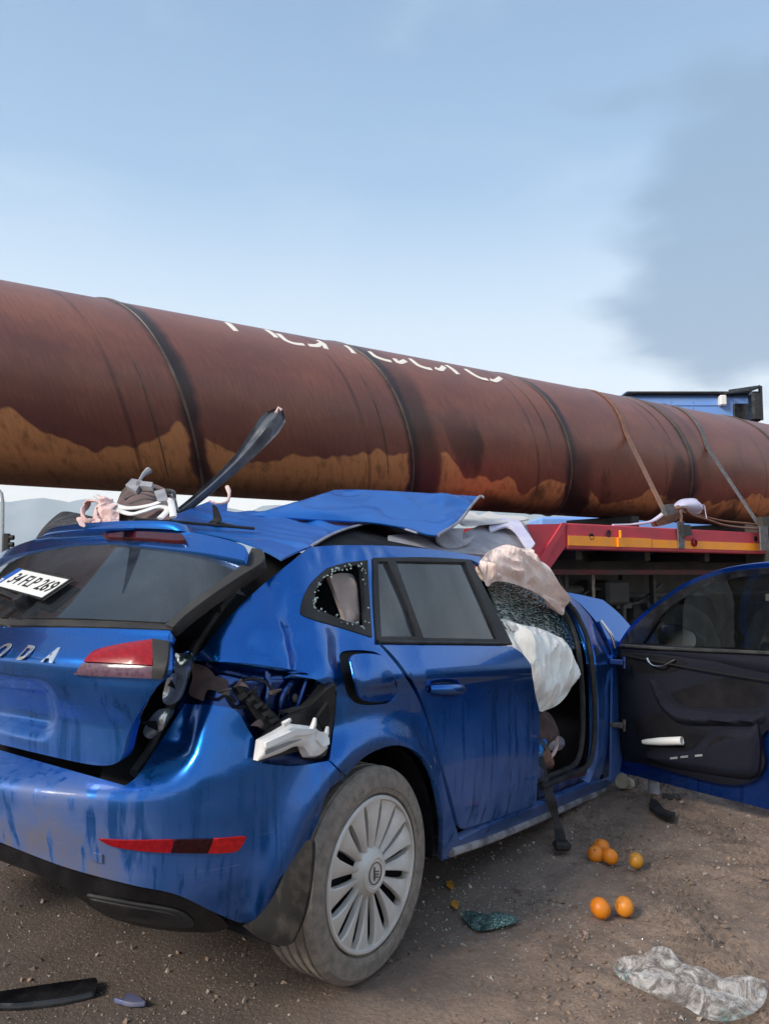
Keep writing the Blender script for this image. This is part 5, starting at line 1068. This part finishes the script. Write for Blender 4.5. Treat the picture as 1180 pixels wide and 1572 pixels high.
mb = MB(); mb.tube([V3(q0[0], q0[1], 0), V3(q0[0], q0[1], 3), pd(5, 770, 40), pd(3, 757, 40), pd(-3, 750, 40), pd(-14, 747, 40)], [.10, .09, .08, .075, .07, .06], 8); mb.build('post', 'post_grey', lamp)
MB().box(pd(-20, 747, 40), (EX, EY, ZU), (.7, .3, .12), .03).build('lamp_head', 'post_grey', lamp)
tf = thing('traffic_light', 'black traffic light with three hooded lamps beside the far left post', 'traffic light', (pd(12, 857, 39.8)[0], 39.8, 0))
h0 = pd(11, 836, 39.8); MB().box(h0, (EX, EY, ZU), (.26, .25, 1.15), .03).build('signal_box', 'black_plastic', tf); MB().tube([V3(h0[0], 39.8, 0), h0-ZU*.5], .05, 8).build('signal_post', 'post_grey', tf)
for k in (-1, 0, 1): MB().lathe(h0+ZU*.36*k+EX*.12, EX, [(0, .0), (.13, .0), (.13, .22), (.12, .22), (.11, .03)], 16, ).build('hood', 'black_plastic', tf)
gr_ = thing('crash_barrier', 'dark metal roadside barrier low behind the left of the car', 'barrier', (-7, 12, 0))
for k, (zz, hh2, mm) in enumerate(((1.40, .13, 'gloss_black'), (1.20, .12, 'cream_metal'), (1.02, .14, 'chassis_dark'), (.8, .16, 'chassis_dark'))):
    MB().box(V3(-8.5, 12, zz), (V3(.995, .1, 0), V3(-.1, .995, 0), ZU), (9.5, .06, hh2), .01).build('rail', mm, gr_)
for k in range(5): MB().box(V3(-12+k*1.9, 11.75+k*.19, .75), (EX, EY, ZU), (.10, .1, 1.4), .01).build('post', 'galvanised', gr_)

# ------------------------------------------------------------ loose things
# long black trim standing out of the roof
lt = thing('window_trim', 'long twisted black window trim sticking up from the roof across the pipe', 'trim', tuple(pd(275, 790, 2.9)))
P0 = [(272, 790, 2.9, 8), (300, 768, 2.95, 9), (335, 738, 3.0, 10), (365, 710, 3.05, 13), (392, 680, 3.1, 19), (412, 655, 3.12, 24), (424, 640, 3.15, 21), (430, 628, 3.15, 5)]
pts = [pd(a, b_, c_) for a, b_, c_, _ in P0]; PT_ = catmull(pts, 5); WD = np.interp(np.linspace(0, 7, len(PT_)), range(8), [q[3] for q in P0])*3./1181*.8
v = []; n = len(PT_); nsec = 9
for i, p in enumerate(PT_):
    tg = PT_[min(i+1, n-1)]-PT_[max(i-1, 0)]; tg /= np.linalg.norm(tg); wd = np.cross(tg, V3(0, -1, 0)); wd /= np.linalg.norm(wd); nn = np.cross(wd, tg)
    for j in range(nsec): u = -1+2*j/(nsec-1); v.append(p+wd*WD[i]*u+nn*(.010*math.cos(u*4.5)-.006*u+.004))
    for j in range(nsec): u = 1-2*j/(nsec-1); v.append(p+wd*WD[i]*u+nn*(.010*math.cos(u*4.5)-.006*u+.000))
k = 2*nsec; mesh('trim_strip', v, [(i*k+j, i*k+(j+1) % k, (i+1)*k+(j+1) % k, (i+1)*k+j) for i in range(n-1) for j in range(k)]+[list(range(k))[::-1]], 'grey_gloss', lt, True, 50)
mb = MB(); mb.tube([pd(424, 634, 3.14), pd(428, 626, 3.14), pd(432, 630, 3.14)], .007, 5); mb.build('torn_tip', 'pink_cloth', lt)
# heap on the roof behind the spoiler
hp = plane3(pd(130, 810, dl(-.35, .0)), pd(270, 800, dl(-.3, .35)), pd(230, 740, dl(.0, .1)))
br = thing('torn_padding', 'dark brown torn padding heaped on the rear of the roof', 'padding', tuple(pd(220, 800, dl(-.3, .2))))
panel('padding_lump', hp, [(182, 765), (196, 745), (220, 740), (250, 748), (266, 765), (268, 792), (240, 802), (200, 805), (176, 800)], 'liner_brown', br, grid=.012, bulge=.03, bulge_w=.04, fold=.06, fold_s=12, both=True, thick=.004)
bk = thing('bent_bracket', 'bent grey bracket and wires poking up from the roof wreckage', 'bracket', tuple(pd(230, 770, dl(-.3, .2))))
hp2 = Surf(lambda a, b_: hp.ev(a, b_)+V3(0, -.05, 0), (-3, 3), (-3, 3)); HS = lambda px, py, k=0.: hp2.ev(*hp2.solve(px, py))-V3(0, k, 0)
mb = MB()
for q in ([(196, 752), (206, 742), (222, 745), (212, 762)], [(214, 745), (238, 748), (236, 755), (212, 753)], [(240, 762), (256, 758), (262, 776), (246, 778)]): pbox(mb, hp2, q, .02)
mb.build('bracket_plate', 'grey_plastic', bk); 
mb = MB(); mb.tube([HS(210, 748), HS(216, 735), HS(221, 728), HS(229, 722)], [.007, .006, .009, .014], 7); mb.build('bracket_arm', 'grey_plastic', bk)
mb = MB()
for pts in ([(192, 768), (215, 760), (240, 765), (262, 770)], [(200, 775), (225, 768), (250, 772)], [(232, 750), (250, 754), (266, 757), (268, 765)], [(205, 758), (235, 756), (258, 762)]): mb.tube(catmull([HS(*p) for p in pts], 4), .006, 6)
mb.build('wires', 'black_plastic', bk); 
mb = MB(); mb.tube(catmull([HS(*p) for p in ((240, 757), (256, 752), (266, 755), (268, 770), (272, 785))], 4), .008, 6, flat=.5); mb.build('bracket_strip', 'steel_dirty', bk)
wsn = 0
for pts, lb in (([(152, 762), (172, 772), (200, 781), (235, 777), (262, 768), (268, 780), (270, 795)], 'long white edge trim looping over the brown padding'), ([(182, 782), (205, 790), (225, 786), (248, 779), (262, 783), (250, 797)], 'short white edge trim lying under the longer one')):
    o = MB().tube(catmull([HS(p[0], p[1], .03) for p in pts], 6), .011, 7, flat=.4, up=V3(0, -.5, .8)).build('edge_trim', 'lamp_white', None, org=HS(*pts[0])); tag(o, lb, 'trim')
pc = thing('pink_rag', 'crumpled pink rag with a dark hole, hanging at the left of the roof', 'rag', tuple(HS(150, 800)))
hp3 = Surf(lambda a, b_: hp.ev(a, b_)+V3(0, -.08, 0), (-3, 3), (-3, 3))
panel('rag_cloth', hp3, [(150, 772), (166, 766), (180, 776), (182, 800), (165, 809), (150, 800)], 'pink_cloth', pc, grid=.006, bulge=.015, bulge_w=.015, fold=.05, fold_s=24, fdir=1.3, both=True, thick=.002)
HR = lambda px, py, k=0.: hp3.ev(*hp3.solve(px, py))-V3(0, k, 0)
for pts, r in (([(160, 772), (145, 770), (132, 778), (130, 790), (138, 800), (150, 803), (158, 795)], .017), ([(172, 768), (160, 776), (148, 782), (150, 795), (160, 806), (172, 800)], .016), ([(178, 776), (170, 785), (172, 798), (180, 804)], .018), ([(127, 796), (134, 806), (146, 811), (160, 807)], .013)):
    MB().tube(catmull([HR(p[0], p[1], .02+.02*math.sin(i_*2.1)) for i_, p in enumerate(pts)], 6), [r*(.6+.4*abs(math.sin(q_*.55+r*300))) for q_ in range((len(pts)-1)*6+1)], 8, flat=.35).build('rag_fold', 'pink_cloth', pc)
for q in ((131, 801, 6), (143, 806, 6), (158, 803, 8), (170, 800, 7)): pass
mb = MB()
for x, y, r in ((132, 803, 5), (150, 806, 6), (166, 803, 6)): c = hp3.ev(*hp3.solve(x, y)); rr = r*2.6/1181; mb.tube(catmull([c+(EX*math.cos(t_)+ZU*math.sin(t_))*rr*.6+V3(0, -.02, 0) for t_ in np.linspace(0, 5.6, 7)], 3), rr*.5, 7)
mb.build('rag_frill', 'pink_cloth', pc); pc.children[-1]['kind'] = 'stuff'
bc_ = plane3(pd(40, 862, 3.3), pd(110, 800, 3.3), pd(110, 862, 3.2))
o = panel('black_cover', bc_, [(36, 868, 1), (45, 845), (65, 812), (88, 790), (102, 785), (130, 790), (175, 800, 1), (175, 850, 1), (90, 880)], 'black_cloth', None, grid=.02, bulge=.10, bulge_w=.10, fold=.04, fold_s=4, both=True, thick=.01, org=pd(90, 862, 3.3)); tag(o, 'black padded cover bulging up behind the left side of the rear window', 'cover')
# hanging seat belt
sb = thing('seat_belt', 'black seat belt hanging out of the front doorway down to the dirt', 'seat belt', tuple(gp(862, 1308)))
sp1 = [lo(1.12, .86, .42), lo(1.17, .90, .36)]; q3 = gp(862, 1308); q2 = pd(851, 1235, q3[1]+.02)
yb = BODY.ev(*BODY.solve(848, 1225))[1]
pts = catmull([pd(826, 1160, yb+.02), pd(834, 1190, yb-.03), pd(846, 1232, yb-.07), pd(857, 1272, yb-.06), pd(862, 1300, min(q3[1], yb)-.02)], 6); q3 = pts[-1]-ZU*.012
mb = MB(); v = []; n = len(pts)
for i, p in enumerate(pts):
    wd = V3(.020+.003*math.sin(i*.7), .004, 0); 
    for s_, t_ in ((-1, -1), (1, -1), (1, 1), (-1, 1)): v.append(p+wd*s_+V3(.004*t_*0, .0015*t_+.01*math.sin(i*.9)*s_, 0))
mb.add(v, [(i*4+j, i*4+(j+1) % 4, (i+1)*4+(j+1) % 4, (i+1)*4+j) for i in range(n-1) for j in range(4)]); mb.build('webbing', 'black_plastic', sb)
MB().box(q3+V3(.0, 0, .018), (EX, EY, ZU), (.07, .05, .035), .01).build('buckle', 'black_plastic', sb)
# bottle, paper and bundles in the footwell
def inn(px, py, k=.12): return (lambda q: body_ev(*q)-R_*k)(BODY.solve(px, py))
b0, b1 = inn(852, 1158, .10), inn(874, 1142, .12); ax_ = (b1-b0)/np.linalg.norm(b1-b0); bt = thing('water_bottle', 'clear plastic water bottle with blue label and cap lying in the doorway', 'bottle', tuple(b0))
MB().lathe(b0, ax_, [(0, -.04), (.030, -.04), (.034, -.03), (.034, .06), (.030, .085), (.014, .11), (.012, .125)], 24).build('bottle_body', 'clear_plastic', bt)
MB().lathe(b0, ax_, [(.0345, -.02), (.0350, -.019), (.0350, .025), (.0345, .026)], 24).build('bottle_label', 'bottle_blue', bt); MB().lathe(b0, ax_, [(.0, .146), (.016, .145), (.017, .12), (.0, .118)], 16).build('bottle_cap', 'bottle_blue', bt)
KN = Surf(lambda a, z: body_ev(a, z)-R_*.14, (-2.4, 0), (.2, 1.2))
for pts, mm, nm, lb, ct in (([(828, 1100), (838, 1092), (850, 1105), (856, 1125), (848, 1140), (832, 1145)], 'liner_brown', 'crumpled_bag', 'brown crumpled bag beneath the white airbag in the doorway', 'bag'), ([(840, 1138), (852, 1128), (866, 1136), (862, 1150), (846, 1152)], 'liner_grey', 'crumpled_cloth', 'grey crumpled cloth above the bottle in the doorway', 'cloth'),
                            ([(827, 1150), (840, 1146), (848, 1165), (842, 1185), (828, 1180)], 'strap_brown', 'cardboard_piece', 'tan cardboard piece left of the bottle in the doorway', 'cardboard')):
    o = panel(nm, KN, pts, mm, None, grid=.01, bulge=.03, bulge_w=.03, fold=.04, fold_s=16, both=True, org=inn(*pts[0])); tag(o, lb, ct)
mb = MB(); mb.tube(catmull([inn(*p) for p in ((887, 1125), (891, 1145), (886, 1162), (876, 1172))], 5), .009, 7, flat=.5); o = mb.build('curved_strip', 'pink_cloth', None, org=inn(880, 1160)); tag(o, 'curved pale plastic strip standing beside the bottle', 'strip')
panel('sill_reflector', TH, [(850, 1192, 1), (905, 1180, 1), (908, 1186, 1), (856, 1199, 1)], 'red_dark', car, grid=.03, off=.006, thick=.004)
q = [DS.ev(*DS.solve(*p))+DN*.07 for p in ((996, 1136), (1056, 1134))]; pr = thing('paper_roll', 'white rolled paper lying in the pocket of the open door', 'paper', tuple(q[0]))
MB().lathe(q[0], (q[1]-q[0])/np.linalg.norm(q[1]-q[0]), [(0, 0), (.010, .0), (.014, .02), (.020, .10), (.021, np.linalg.norm(q[1]-q[0])), (.017, np.linalg.norm(q[1]-q[0])), (.015, .05)], 20).build('paper_sheet', 'paper_white', pr)
# oranges
def orange(px, py, r, lb, mt, grp='oranges fallen on the dirt'):
    d = ray(px, py); c = CAM+d*((GZ+r*.85-CAMH)/d[2]); th = thing('orange', lb, 'orange', (c[0], c[1], 0), grp); nu, nv = 28, 18; v = []; rr = random.Random(int(px))
    ax_ = np.linalg.qr(np.random.RandomState(int(px)).randn(3, 3))[0]
    for i in range(nv+1):
        ph_ = math.pi*i/nv
        for j in range(nu):
            a = 2*math.pi*j/nu; p = V3(math.sin(ph_)*math.cos(a), math.sin(ph_)*math.sin(a), math.cos(ph_)*.92); k = 1+.02*noise.noise(Vector(p*2.2+px))-.09*math.exp(-(ph_/.22)**2)-.05*math.exp(-((math.pi-ph_)/.2)**2)
            v.append(c+ax_@p*r*k)
    f = [(i*nu+j, (i+1)*nu+j, (i+1)*nu+(j+1) % nu, i*nu+(j+1) % nu) for i in range(nv) for j in range(nu)]; mesh('peel', v, f, mt, th, True)
    MB().lathe(c+ax_[:, 2]*r*.835, ax_[:, 2], [(.0, .004), (.0025, .0035), (.004, 0)], 8).build('stem_scar', 'liner_brown', th)
for nm, c1_, c2_, am in (('peel_orange', (.72, .22, .008), (.62, .15, .005), (.4, .7)), ('peel_worn', (.66, .22, .015), (.16, .08, .02), (.52, .66)), ('peel_green', (.55, .24, .02), (.20, .11, .02), (.45, .65))):
    worn(nm, c1_, c2_, .42, scale=22, amt=am, bscale=420, bmp=.35, bdist=.0012)
orange(922, 1301, .036, 'orange touching two others, rearmost of the cluster of three', 'peel_orange'); orange(914, 1311, .034, 'orange at the left front of the cluster of three', 'peel_orange'); orange(936, 1315, .033, 'orange at the right front of the cluster of three', 'peel_orange')
orange(976, 1321, .031, 'yellow-brown scuffed orange lying alone, right of the cluster of three', 'peel_green'); orange(921, 1394, .036, 'clean bright orange at the left of the nearer pair', 'peel_orange'); orange(958, 1392, .034, 'orange with dark scuffs at the right of the nearer pair', 'peel_worn')
GR = Surf(lambda a, b_: V3(a, b_, GZ+.012), (-3, 5), (.9, 8)); 
# crumpled clear bag
m = bpy.data.materials.new('clear_film'); m.use_nodes = True; M['clear_film'] = m; nt = m.node_tree; nt.nodes.clear()
o_ = N(nt, 'ShaderNodeOutputMaterial'); trn = N(nt, 'ShaderNodeBsdfTransparent', i={0: (.95, .95, .95, 1)}); pb_ = N(nt, 'ShaderNodeBsdfPrincipled', i={'Roughness': .25, 'Specular IOR Level': .8})
a_ = rng(nt, noisy(nt, 16, 8, .7, (1, 1, 1), dist=2.2), .43, .62, .10, .66); mixn = N(nt, 'ShaderNodeMixShader'); L(nt, a_, mixn.inputs[0]); L(nt, trn.outputs[0], mixn.inputs[1]); L(nt, pb_.outputs[0], mixn.inputs[2]); L(nt, mixn.outputs[0], o_.inputs[0])
L(nt, mixc(nt, rng(nt, noisy(nt, 4.5, 3, .5, dist=.6), .60, .68), (.90, .86, .84), (.30, .58, .58)), pb_.inputs['Base Color']); bb_ = noisy(nt, 22, 6, .7, dist=2.5); q = N(nt, 'ShaderNodeBump', i={'Strength': 1., 'Distance': .02}); L(nt, bb_, q.inputs['Height']); L(nt, q.outputs[0], pb_.inputs['Normal'])
o = panel('plastic_bag', GR, [(941, 1484), (950, 1470), (985, 1466), (1020, 1463), (1042, 1476), (1062, 1492), (1085, 1500), (1110, 1506), (1140, 1500), (1172, 1505), (1178, 1520), (1168, 1545), (1140, 1562), (1105, 1568), (1075, 1560), (1050, 1545), (1010, 1530), (975, 1515), (950, 1500)], 'clear_film', None, grid=.005, bulge=.022, bulge_w=.03, fold=.055, fold_s=11, fdir=2.75, thick=.001, back=False, org=gp(1060, 1515)); tag(o, 'crumpled clear plastic bag with teal print lying on the dirt, lower right', 'plastic bag')
for bmx in ('x',):
    pass
# broken glass heap
bgm, _, _ = mat('green_glass', (.035, .10, .085), .1); mat('green_glass_light', (.20, .34, .30), .25)
o = panel('broken_glass', GR, [(706, 1399, 1), (722, 1398), (745, 1403), (760, 1399), (785, 1404), (796, 1412, 1), (780, 1419), (760, 1424), (738, 1428), (725, 1424), (712, 1412)], 'glass_heap', None, grid=.008, bulge=.012, bulge_w=.02, fold=.05, fold_s=16, thick=.003, org=gp(750, 1412)); tag(o, 'crumpled sheet of green broken glass on the dirt beside the rear wheel', 'broken glass')
# black fragments
def frag(name, pts, m_, lb, ct, h=.02, fold=.0, z=.012):
    G_ = Surf(lambda a, b_: V3(a, b_, GZ+z), (-3, 5), (.9, 8)); c = np.mean([p[:2] for p in pts], 0)
    o = panel(name, G_, pts, m_, None, grid=.015, off=h*.5, thick=h, fold=fold, fold_s=10, org=gp(*c)); tag(o, lb, ct); return o
frag('plastic_strip', [(-40, 1534, 1), (60, 1518), (146, 1506, 1), (150, 1512), (146, 1527, 1), (95, 1538), (30, 1546, 1), (-40, 1546, 1)], 'gloss_black', 'long broken black plastic strip on the asphalt, lower left', 'strip', .02)
frag('plastic_shard', [(174, 1535, 1), (192, 1536, 1), (194, 1528, 1), (208, 1531), (224, 1541, 1), (200, 1542)], 'blue_primer', 'small dark blue shard on the asphalt right of the black strip', 'shard', .012)
frag('bent_trim', [(998, 1228, 1), (1008, 1232), (1020, 1245), (1036, 1250, 1), (1030, 1258, 1), (1012, 1252), (996, 1240, 1)], 'black_plastic', 'bent black trim on the dirt under the open door', 'trim', .02, .02)
frag('trim_piece', [(1015, 1219, 1), (1040, 1220), (1044, 1225, 1), (1018, 1225, 1)], 'black_plastic', 'thin black trim scrap just below the open door', 'trim', .01)
mq_ = gp(1003, 1222); o = MB().tube([mq_+V3(0, 0, .01), mq_+V3(0, 0, .06), mq_+V3(-.01, 0, .11)], [.03, .03, .018], 10).build('bottle_stub', 'grey_plastic', None, org=mq_); tag(o, 'pale plastic stub standing on the dirt under the open door', 'plastic stub')
o = MB().tube([lo(2.32, .86, .28), lo(2.42, .87, .25)], [.04, .03], 10).build('sill_end', 'cream_metal', car)
gm_ = gp(776, 1430); 
for k, (px, py) in enumerate(((690, 1358), (697, 1388))):
    frag('orange_peel' , [(px-5, py), (px, py-5), (px+6, py-2), (px+4, py+6)], 'peel_green', 'orange-brown peel scrap nearest the rear tyre' if k == 0 else 'orange-brown peel scrap by the green glass', 'peel', .006, z=.012)
# ------------------------------------------------------------ haze
hb = 8950; mb = MB(); mb.box(V3(0, 0, 749), (EX, EY, ZU), (2*hb, 2*hb, 1500)); o = mb.build('haze', None, None, smooth=False, org=V3(0, 0, 0)); o['kind'] = 'stuff'
m = bpy.data.materials.new('haze'); m.use_nodes = True; nt = m.node_tree; nt.nodes.clear(); oo = N(nt, 'ShaderNodeOutputMaterial'); pv = N(nt, 'ShaderNodeVolumePrincipled', i={'Density': .00009, 'Color': (.93, .97, 1, 1), 'Anisotropy': .1}); L(nt, pv.outputs[0], oo.inputs['Volume']); o.data.materials.append(m)
# ------------------------------------------------------------ small door fittings
panel('speaker_grille', DS, [(1105, 1128), (1130, 1126), (1150, 1138), (1150, 1160), (1132, 1172), (1108, 1168), (1096, 1150)], 'cabin_dark', fd, grid=.02, off=.084, thick=.008)
mb = MB(); mb.tube(catmull([DS.ev(*DS.solve(*p))+DN*.072 for p in ((962, 1003), (1060, 1022), (1180, 1042), (1300, 1060))], 5), .004, 6); mb.build('trim_gap', 'void_black', fd)
mb = MB(); mb.tube(catmull([DS.ev(*DS.solve(*p))+DN*.055 for p in ((960, 990), (1060, 996), (1180, 1001), (1300, 1008))], 5), .010, 8); mb.build('window_seal', 'rubber_seal', fd)
for k, (px, py) in enumerate(((1040, 1158), (1056, 1156), (1078, 1154))):
    panel('pocket_clip', DS, [(px, py, 1), (px+11, py-1, 1), (px+11, py+2, 1), (px, py+3, 1)], 'grey_plastic', fd, grid=.02, off=.088, thick=.006)
# wires and clips in the torn lamp corner
for pts in ([(352, 1050), (372, 1040), (395, 1046), (410, 1065)], [(330, 1060), (352, 1085), (372, 1080), (392, 1100)], [(420, 1095), (440, 1085), (455, 1092), (470, 1078)], [(300, 1060), (318, 1072), (336, 1066), (350, 1076)]):
    MB().tube(catmull([CAV.ev(*CAV.solve(*p))+R_*.03 for p in pts], 5), .004, 6).build('wire', 'black_plastic', cv)
for px, py in ((450, 1072), (438, 1058), (312, 1040)):
    q = CAV.solve(px, py); n_ = CAV.normal(*q); MB().lathe(CAV.ev(*q)+n_*.004, n_, [(.012, 0), (.012, .006), (.006, .008), (.0, .008)], 12).build('bolt', 'steel_dirty', cv)
# tempered-glass crumbs shed on the dirt below the doors
mb = MB(); rc = np.random.RandomState(12)
for i in range(420):
    px, py = (rc.normal(760, 70), rc.normal(1385, 40)) if i % 2 else (rc.uniform(680, 1130), rc.uniform(1270, 1450)); p = gp(px, py); h_ = gheight(np.array([p[0]]), np.array([p[1]]))[0]; s_ = rc.uniform(.0015, .004)
    q_, _ = np.linalg.qr(rc.randn(3, 3)); mb.box(V3(p[0], p[1], GZ+h_+s_*.4), q_, (s_, s_*.8, s_*.6))
o = mb.build('glass_crumb_scatter', 'glass_crumb', None, smooth=False, org=V3(0, 0, 0)); o['kind'] = 'stuff'; o['label'] = 'tiny crumbs of tempered glass strewn over the dirt'
# ragged shards of plastic and sheet metal round the torn rear corner
rj = np.random.RandomState(21)
SH = Surf(lambda a, z: body_ev(a, z)-R_*.02+F_*.01, (-1, LA), (.3, 1.3))
for k, (cx_, cy_, sz_, mt_) in enumerate(((388, 1062, 16, 'dusty_black'), (405, 1088, 18, 'black_plastic'), (372, 1050, 12, 'liner_brown'), (428, 1104, 14, 'dusty_black'), (418, 1062, 11, 'steel_dirty'), (452, 1092, 13, 'black_plastic'), (395, 1112, 12, 'liner_brown'), (492, 1072, 12, 'black_plastic'), (350, 1062, 11, 'steel_dirty'), (265, 1052, 10, 'black_plastic'), (236, 1112, 11, 'black_plastic'), (330, 935, 13, 'dusty_black'), (366, 908, 12, 'dusty_black'))):
    a0_ = rj.uniform(0, 6.28); pts = []
    for q_ in range(6): r_ = sz_*(rj.uniform(.75, 1.25) if q_ % 2 == 0 else rj.uniform(.3, .6)); t_ = a0_+q_*1.047; pts.append((cx_+r_*math.cos(t_), cy_+r_*.8*math.sin(t_), 1))
    tl_x, tl_y = rj.uniform(-.9, .9), rj.uniform(-.5, .9); q0_ = SH.solve(cx_, cy_)
    panel('torn_shard', SH, pts, mt_, car, grid=.01, off=.004, thick=.003, disp=lambda a, z, q0_=q0_, tx=tl_x, ty=tl_y: R_*((a-q0_[0])*tx+(z-q0_[1])*ty+.012*math.sin((a+z)*70)))
